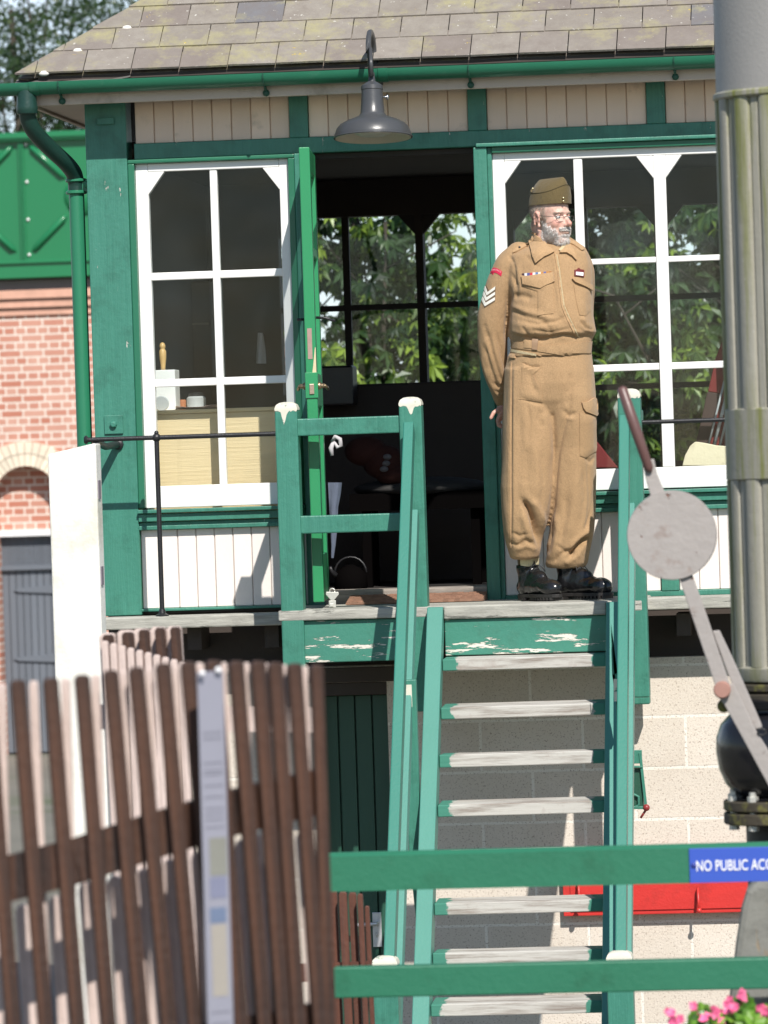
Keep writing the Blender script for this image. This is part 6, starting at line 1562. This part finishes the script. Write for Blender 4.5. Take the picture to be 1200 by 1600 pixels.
for ln, w_, d_c in (
    ([(797, 452), (795, 480), (793, 520), (796, 545)], 4, .010),                               # between sleeve and body
    ([(803, 463), (815, 462), (832, 466)], 5, .008), ([(800, 478), (818, 486), (840, 492), (868, 500)], 5, -.006), ([(800, 484), (820, 494), (850, 500)], 4, .005),
    ([(795, 521), (815, 528), (848, 531), (880, 524), (905, 527), (930, 525)], 3.5, .009),
    ([(800, 505), (830, 512), (870, 508)], 6, -.004), ([(905, 495), (918, 508), (930, 520)], 6, -.006), ([(900, 512), (915, 519), (928, 523)], 4, .004),
    ([(869, 398), (873, 425), (876, 450), (880, 478), (888, 497), (896, 512), (900, 524)], 2.2, .006), ([(865, 400), (869, 430), (872, 455), (876, 482), (884, 500), (892, 514)], 3.5, -.004),
    ([(762, 520), (770, 550), (783, 590), (790, 600)], 4, .008), ([(756, 540), (766, 575), (780, 612)], 3.5, .007), ([(776, 520), (786, 560), (793, 585)], 3.5, .007), ([(768, 530), (778, 570), (787, 598)], 3, -.005),
    ([(752, 560), (762, 592), (776, 618)], 3, -.005), ([(756, 505), (762, 530)], 4, .004), ([(770, 598), (780, 604), (788, 604)], 2.5, .005), ([(772, 610), (780, 614), (788, 612)], 2, .004),
    ([(803, 412), (806, 430), (805, 450)], 2.5, .006), ([(796, 400), (803, 412)], 2.5, .004), ([(808, 415), (812, 440), (806, 462)], 5, -.004),
    ([(860, 440), (850, 460), (842, 480)], 6, -.003), ([(905, 470), (912, 490), (915, 505)], 5, -.004), ([(846, 390), (838, 402), (830, 415)], 6, -.003), ([(820, 398), (830, 408), (842, 418)], 4, .003)):
    V = crease(V, N, ln, w_, d_c)
for ln, w_, d_c in (([(812, 500), (840, 507), (870, 502), (885, 494)], 3, .004), ([(830, 515), (860, 520), (890, 513)], 2.5, .004), ([(800, 428), (808, 446), (806, 466)], 3, .005), ([(905, 500), (916, 512), (929, 516)], 2.5, .005), ([(846, 500), (858, 512), (862, 524)], 3, .004), ([(815, 510), (822, 520), (826, 528)], 2.5, .004)):
    V = crease(V, N, ln, w_, d_c)
jac = finish(V, F, "battledress_blouse", m_kh, man); jb = bvh(V, F); jbc = BVHTree.FromPolygons([Vector(v) for v in V] + [Vector(v) for v in bodyV], list(F) + [tuple(i + len(V) for i in f) for f in bodyF])
# waistband of the blouse, belt tab, buckle
decal([(797, 532), (850, 541), (900, 536), (926, 533), (925, 554), (900, 558), (860, 552), (799, 543)], jb, .0028, "waistband", m_kh, jac, puff=.001)
decal([(800, 547), (850, 556), (884, 566), (882, 572), (850, 564), (800, 554)], jb, .003, "waist_tab", m_khs, jac)
decal([(820, 531), (836, 533), (836, 545), (820, 543)], jb, .006, "strap_end", m_khs, jac)
decal([(832, 530), (841, 531), (840, 547), (832, 546)], jb, .009, "belt_buckle", M("brown_buckle", (0.30, 0.19, 0.11), .45), jac)
decal([(797, 545), (812, 548), (838, 553), (838, 555.5), (812, 552), (797, 549)], jb, .0042, "shirt_edge", m_shirt, jac)
# chest pockets
decal([(815, 432), (865, 426), (864, 440), (865, 490), (840, 493), (840, 455), (816, 447)], jb, .0025, "chest_pocket", m_kh, jac, puff=.004)
decal([(815, 431), (824, 432), (866, 426), (867, 440), (845, 451), (818, 444)], jb, .0105, "pocket_flap", m_khs, jac, puff=.002)
decal([(896, 445), (921, 452), (922, 485), (914, 494), (905, 492), (900, 470)], jb, .0025, "chest_pocket", m_kh, jac, puff=.004)
decal([(893, 436), (900, 434), (923, 446), (923, 454), (911, 447), (898, 441)], jb, .011, "pocket_flap", m_khs, jac)
decal([(866, 396), (871, 397), (875, 424), (878, 449), (882, 478), (892, 500), (899, 516), (903, 526), (899, 527), (893, 514), (885, 499), (877, 480), (873, 450), (870, 424)], jb, .0035, "front_placket", m_khs, jac)
decal([(869.6, 398), (871, 398), (875.5, 424), (878.5, 449), (882.6, 478), (893, 501), (900, 516), (905, 527), (903.4, 527), (898.5, 516), (891.5, 501), (881.2, 478), (877, 449), (874, 424)], jb, .0048, "placket_edge", m_shirt, jac, step=1.5)
# collar
decal([(824, 366), (832, 362), (845, 372), (858, 388), (866, 395), (851, 401), (837, 411), (830, 392)], jbc, .010, "collar", m_khs, jac, puff=.003)
decal([(874, 396), (880, 391), (884, 386), (890, 384), (896, 393), (900, 408), (893, 400), (885, 396)], jbc, .011, "collar", m_khs, jac, puff=.002)
decal([(873, 392), (878, 386), (886, 379), (886, 388), (878, 395)], jbc, .007, "shirt_collar", m_shirt, jac)
# shoulder straps
decal([(806, 389), (822, 379), (832, 374), (833, 379), (824, 385), (808, 394), (802, 396), (802, 392)], jb, .006, "shoulder_strap", m_khs, jac)
decal([(888, 376), (898, 378), (908, 385), (912, 391), (908, 392), (897, 384), (888, 380)], jb, .006, "shoulder_strap", m_khs, jac)
bb = MB(); h_ = jb.ray_cast(CP, ray(812, 387).normalized()); bb.ball(h_[0] + Vector((0, -.008, .002)), (.005, .003, .005), 10, 6); bb.build("strap_button", m_iron, jac, smooth=True)
# ribbon bar, name badge, shoulder title, chevrons
rbx = [(815.5, 430.5), (856, 425)]
cols = [(0.05, 0.02, 0.03), (0.62, 0.62, 0.62), (0.08, 0.09, 0.25), (0.5, 0.03, 0.05), (0.7, 0.66, 0.62), (0.10, 0.17, 0.33), (0.62, 0.58, 0.5), (0.45, 0.2, 0.05), (0.10, 0.12, 0.3), (0.42, 0.18, 0.04), (0.3, 0.13, 0.04)]
for k in range(11):
    a = 816 + 46 * k / 11; c2 = 816 + 46 * (k + 1) / 11 - .15; ya = 427.6 - (a - 816) * .075; yc = 427.6 - (c2 - 816) * .075; nm = "ribbon_cloth_%d" % k
    decal([(a, ya), (c2, yc), (c2, yc + 4.4), (a, ya + 4.4)], jb, .0045, "medal_ribbon", M(nm, cols[k], .8, .05), jac, step=2.0, smooth=False)
decal([(897, 422), (901, 421), (903.5, 418.5), (906, 421), (911.5, 422), (911.5, 433), (897, 431)], jb, .005, "badge_frame", M("dark_red_badge", (0.16, 0.02, 0.02), .5), jac, step=2, smooth=False)
decal([(899, 425), (910, 426), (909.6, 431.6), (899, 430)], jb, .0075, "badge_card", M("white_badge_card", (0.82, 0.82, 0.82), .5), jac, step=2, smooth=False)
m_tit = M("crimson_title", (0.62, 0.02, 0.07), .8, .1, 40)
arc = []; 
for k in range(9): arc.append((766.5 + 18 * k / 8, 419.5 - 3.2 * math.sin(math.pi * k / 8) + 5.5 * k / 8 * .9))
arc2 = [(x - 1.2, y + 7.5) for x, y in arc[::-1]]
ttl = decal(arc + arc2, jb, .0018, "shoulder_title", m_tit, jac, step=2, smooth=False)
for k in range(7):
    x = 769 + 2.1 * k; y = 421.6 - 3 * math.sin(math.pi * (k + .8) / 8.5) + .62 * k; decal([(x, y), (x + .8, y), (x + .8, y + 2.6), (x, y + 2.6)], jb, .0026, "title_stitching", M("pale_pink_stitch", (0.75, 0.35, 0.38), .8) if "pale_pink_stitch" not in bpy.data.materials else bpy.data.materials["pale_pink_stitch"], ttl, step=2, smooth=False)
chb = decal([(759.5, 445), (767, 458.5), (774.5, 448), (773.5, 471), (757, 481), (753, 463)], jb, .0014, "chevron_backing", M("dark_chevron_backing", (0.15, 0.10, 0.06), .9), jac, step=2.5, smooth=False)
m_chv = M("white_tape", (0.80, 0.78, 0.70), .8, .03)
for k in range(3):
    o = 8.3 * k; dx = -1.9 * k
    decal([(758.8 + dx, 447 + o), (762.2 + dx * .8, 456.6 + o), (774 + dx * .1, 447.6 + o), (773.8 + dx * .1, 452.2 + o), (761.2 + dx * .8, 462 + o), (757.0 + dx, 452 + o)], jb, .003, "chevron", m_chv, jac, step=2.2, smooth=False)

# ---- trousers
b = MB()
ring_loft(b, [(546, 798, 922, -.425, .128), (556, 793, 924, -.425, .138), (580, 789, 927, -.425, .146), (600, 788, 929, -.425, .149), (625, 790, 927, -.425, .140), (645, 796, 920, -.425, .115), (655, 810, 908, -.425, .08)], 44, 2.5)
ring_loft(b, [(575, 789, 868, -.43, .130), (620, 787, 872, -.43, .142), (660, 785, 874, -.432, .142), (700, 784, 870, -.44, .138), (760, 782, 867, -.45, .128), (800, 784, 861, -.45, .122), (830, 787, 852, -.448, .112), (848, 791, 847, -.446, .100), (862, 795, 845, -.445, .088), (870, 797, 843, -.445, .078), (873, 802, 840, -.445, .066)], 36, 2.3)
ring_loft(b, [(575, 846, 927, -.42, .130), (620, 850, 931, -.42, .143), (660, 856, 933, -.415, .140), (700, 859, 933, -.41, .13), (760, 857, 932, -.41, .126), (800, 860, 931, -.41, .122), (830, 857, 929, -.41, .118), (850, 853, 925, -.41, .113), (868, 853, 921, -.41, .103), (880, 851, 919, -.41, .095), (887, 854, 914, -.41, .082)], 36, 2.3)
V, F = fuse(b, .0052, 4, .5); N = normals(V, F)
V = cloth_noise(V, N, .0042, (9, 9, 2.4), 8.7); N = normals(V, F)
for ln, w_, d_c in (
    ([(893, 620), (888, 645), (880, 672), (872, 710), (868, 750), (864, 800), (858, 845)], 3.5, .006), ([(880, 640), (888, 650), (900, 645)], 4, .006), ([(884, 652), (897, 656)], 3, -.004),
    ([(800, 575), (799, 640), (798, 720), (799, 800), (797, 855)], 2.2, .006), ([(803, 575), (803, 700), (803, 855)], 3, -.003),
    ([(816, 782), (825, 795), (833, 812), (839, 828), (842, 848)], 5.0, .034), ([(830, 780), (842, 796), (850, 815), (852, 835)], 6, -.010), ([(812, 800), (822, 822), (832, 850)], 7, -.007),
    ([(812, 850), (822, 844), (834, 850)], 3.5, .007), ([(806, 860), (822, 853), (840, 860)], 4, -.005),
    ([(922, 838), (910, 846), (899, 858), (890, 872)], 4.5, .028), ([(925, 825), (912, 836), (900, 846), (888, 862)], 5, -.009), ([(905, 862), (895, 872), (880, 880)], 6, -.007),
    ([(868, 800), (872, 830), (866, 860), (858, 876)], 5, -.007), ([(862, 830), (858, 850), (853, 866)], 3, .006), ([(884, 770), (884, 810), (874, 850)], 6, .006), ([(900, 740), (897, 790), (886, 840)], 7, -.006), ([(913, 730), (914, 780), (906, 825)], 5, .005),
    ([(836, 690), (840, 740), (836, 780)], 7, -.005), ([(824, 700), (822, 760)], 6, .004), ([(850, 640), (856, 680), (860, 720)], 6, -.005), ([(812, 620), (825, 626), (850, 632)], 3, .005), ([(826, 580), (832, 602), (838, 615)], 4, .005), ([(815, 568), (830, 574), (845, 573)], 2.5, .006), ([(816, 572), (830, 578)], 3, -.004),
    ([(846, 640), (842, 655), (848, 670)], 5, .005), ([(893, 580), (891, 610), (886, 635)], 5, .004), ([(915, 715), (923, 722), (931, 712)], 3, .006)):
    V = crease(V, N, ln, w_, d_c)
for ln, w_, d_c in (([(800, 832), (812, 838), (824, 834)], 3, .005), ([(796, 846), (806, 852), (818, 850)], 2.6, .005), ([(866, 878), (876, 866), (892, 858)], 3, .006), ([(912, 850), (904, 860), (900, 874)], 2.6, .006), ([(812, 640), (814, 700), (810, 780), (814, 830)], 5, .003), ([(846, 700), (850, 760), (846, 810)], 5, .003), ([(918, 720), (922, 780), (918, 820)], 3, .005), ([(824, 630), (828, 660), (824, 690)], 3, .004), ([(930, 760), (924, 800), (914, 830)], 3, .006), ([(866, 850), (884, 862), (906, 866)], 3, .004)):
    V = crease(V, N, ln, w_, d_c)
trs = finish(V, F, "trousers", m_kh, man); tbv = bvh(V, F)
decal([(811, 624), (831, 626), (848, 628), (846, 612), (833, 585), (846, 574), (831, 573), (815, 567), (816, 595)], tbv, .0022, "thigh_pocket", m_kh, trs, puff=.003)
decal([(908, 629), (917, 628), (927, 621), (934, 627), (936, 640), (930, 650), (914, 643), (910, 637)], tbv, .009, "pocket_flap", m_khs, trs, puff=.002)
decal([(905, 645), (930, 650), (932, 704), (914, 715), (906, 712)], tbv, .003, "leg_pocket", m_kh, trs, puff=.005)
decal([(797, 566), (799.5, 566), (799.5, 700), (799, 856), (796.8, 856), (797, 700)], tbv, .0018, "side_seam", m_khs, trs, step=2.5)
decal([(798, 553), (806, 554), (806, 560), (798, 559)], tbv, .006, "belt_loop", m_khs, trs)
# ---- socks, anklets and boots
m_ank = M("cream_webbing_anklet", (0.70, 0.62, 0.40), .85, .12, 20, bump=.5, bs=200); m_sock = clothmat("khaki_sock", (0.16, 0.12, 0.07))
m_boot = M("polished_black_leather", (0.012, 0.012, 0.013), .22, .3, 18, bump=.35, bs=45, coat=.3); m_sole = M("black_rubber_sole", (0.022, 0.020, 0.019), .6, .2, 20, bump=.4)
def boot(hx_, Y0, th, top_px, ank):
    D = Vector((math.sin(th), -math.cos(th), 0)); Sd = Vector((-D.y, D.x, 0)); U = Vector((0, 0, 1)); B = Vector((X(hx_, 935, Y0), Y0, zL + .0015))
    def P(f, s, u): return B + D * f + Sd * s + U * u
    RM = Matrix((D, Sd, U)).transposed(); b = MB()
    def el(f, s, u, a, c, d): b.ball(P(f, s, u), (a, c, d), 24, 14, rot=RM)
    el(.045, 0, .055, .055, .040, .045); el(.10, 0, .062, .085, .040, .046); el(.16, 0, .056, .085, .043, .040); el(.215, 0, .052, .065, .046, .037); el(.225, 0, .048, .056, .044, .036); el(.115, 0, .092, .070, .034, .038)
    b.tube([P(.055, 0, .05), P(.055, 0, .10), P(.052, 0, .15)], [.044, .044, .049], 24)
    V, F = fuse(b, .004, 14, .5); V[:, 2] = np.maximum(V[:, 2], zL + .020); N = normals(V, F)
    V = cloth_noise(V, N, .0022, (22, 22, 22), hx_); bt = finish(V, F, "boot", m_boot, man)
    # welted sole with heel and lugs
    b = MB(); k = 28; out = []
    for i in range(k):
        t = 2 * math.pi * i / k; f_ = .135 + .148 * math.cos(t); w_ = (.046 if math.cos(t) > .1 else .037 + .009 * max(0, math.cos(t) + .5)) * math.copysign(abs(math.sin(t)) ** .75, math.sin(t)); w_ *= 1 - .18 * math.exp(-((f_ - .10) / .03) ** 2); out.append((f_, w_))
    def slab_(z0, z1, sc_=1.0, f0=-1, f1=9):
        o = [(min(max(f_, f0), f1), s_ * sc_) for f_, s_ in out]; vs = [P(f_, s_, z0) for f_, s_ in o] + [P(f_, s_, z1) for f_, s_ in o]
        b.add(vs, [tuple(range(k - 1, -1, -1)), tuple(range(k, 2 * k))] + [(i, (i + 1) % k, (i + 1) % k + k, i + k) for i in range(k)])
    slab_(.012, .026, 1.03)
    slab_(.0, .0125, 1.0, -.02, .075)
    for j in range(9): f_ = .11 + j * .0185; hw = .043 * math.sqrt(max(0.05, 1 - ((f_ - .19) / .11) ** 2)); b.add([P(f_ + dx, s_, z_) for z_ in (0, .0125) for dx, s_ in ((-.006, -hw), (.006, -hw), (.006, hw), (-.006, hw))], [(3, 2, 1, 0), (4, 5, 6, 7), (0, 1, 5, 4), (1, 2, 6, 5), (2, 3, 7, 6), (3, 0, 4, 7)])
    b.build("sole", m_sole, bt, bevel=.0015)
    b = MB()
    for j in range(6):
        f_ = .175 - j * .018; u = .088 + j * .0135 - (.004 if j == 0 else 0); w_ = .020 - j * .0008
        b.tube([P(f_ - .004, -w_ - .006, u - .010), P(f_, -w_ * .4, u + .004), P(f_ + .002, 0, u + .007), P(f_, w_ * .4, u + .004), P(f_ - .004, w_ + .006, u - .010)], .0024, 6)
    b.tube([P(.10, -.005, .150), P(.118, -.026, .140), P(.13, -.036, .120)], .0018, 6); b.tube([P(.10, .005, .150), P(.12, .024, .142), P(.135, .034, .12)], .0018, 6)
    b.build("bootlaces", M("black_laces", (0.03, 0.03, 0.03), .6) if "black_laces" not in bpy.data.materials else bpy.data.materials["black_laces"], bt, smooth=True)
    b = MB(); b.tube([P(.078, -.012, .150), P(.098, -.0, .157), P(.078, .012, .150)], [.006, .012, .006], 8); b.build("boot_tongue", m_boot, bt, smooth=True)
    b = MB(); b.tube([P(.054, 0, .12), P(.052, 0, .2)], [.040, .044], 20); b.build("sock", m_sock, man, smooth=True)
    b = MB(); 
    for j in range(14):
        t0 = -1.25 + j * .18
        vs = []
        for t in (t0, t0 + .17):
            for u in (.146, .155, .178, .190): rr = .0505 + .003 * math.sin(u * 160) ; vs.append(P(.053 + rr * math.cos(t), rr * math.sin(t), u + .003 * math.sin(t * 3)))
        b.add(vs, [(0, 4, 5, 1), (1, 5, 6, 2), (2, 6, 7, 3)])
    b.build("anklet", m_ank, man, smooth=True)
boot(815, -.375, R(38), 0, 0); boot(872, -.40, R(57), 0, 0)
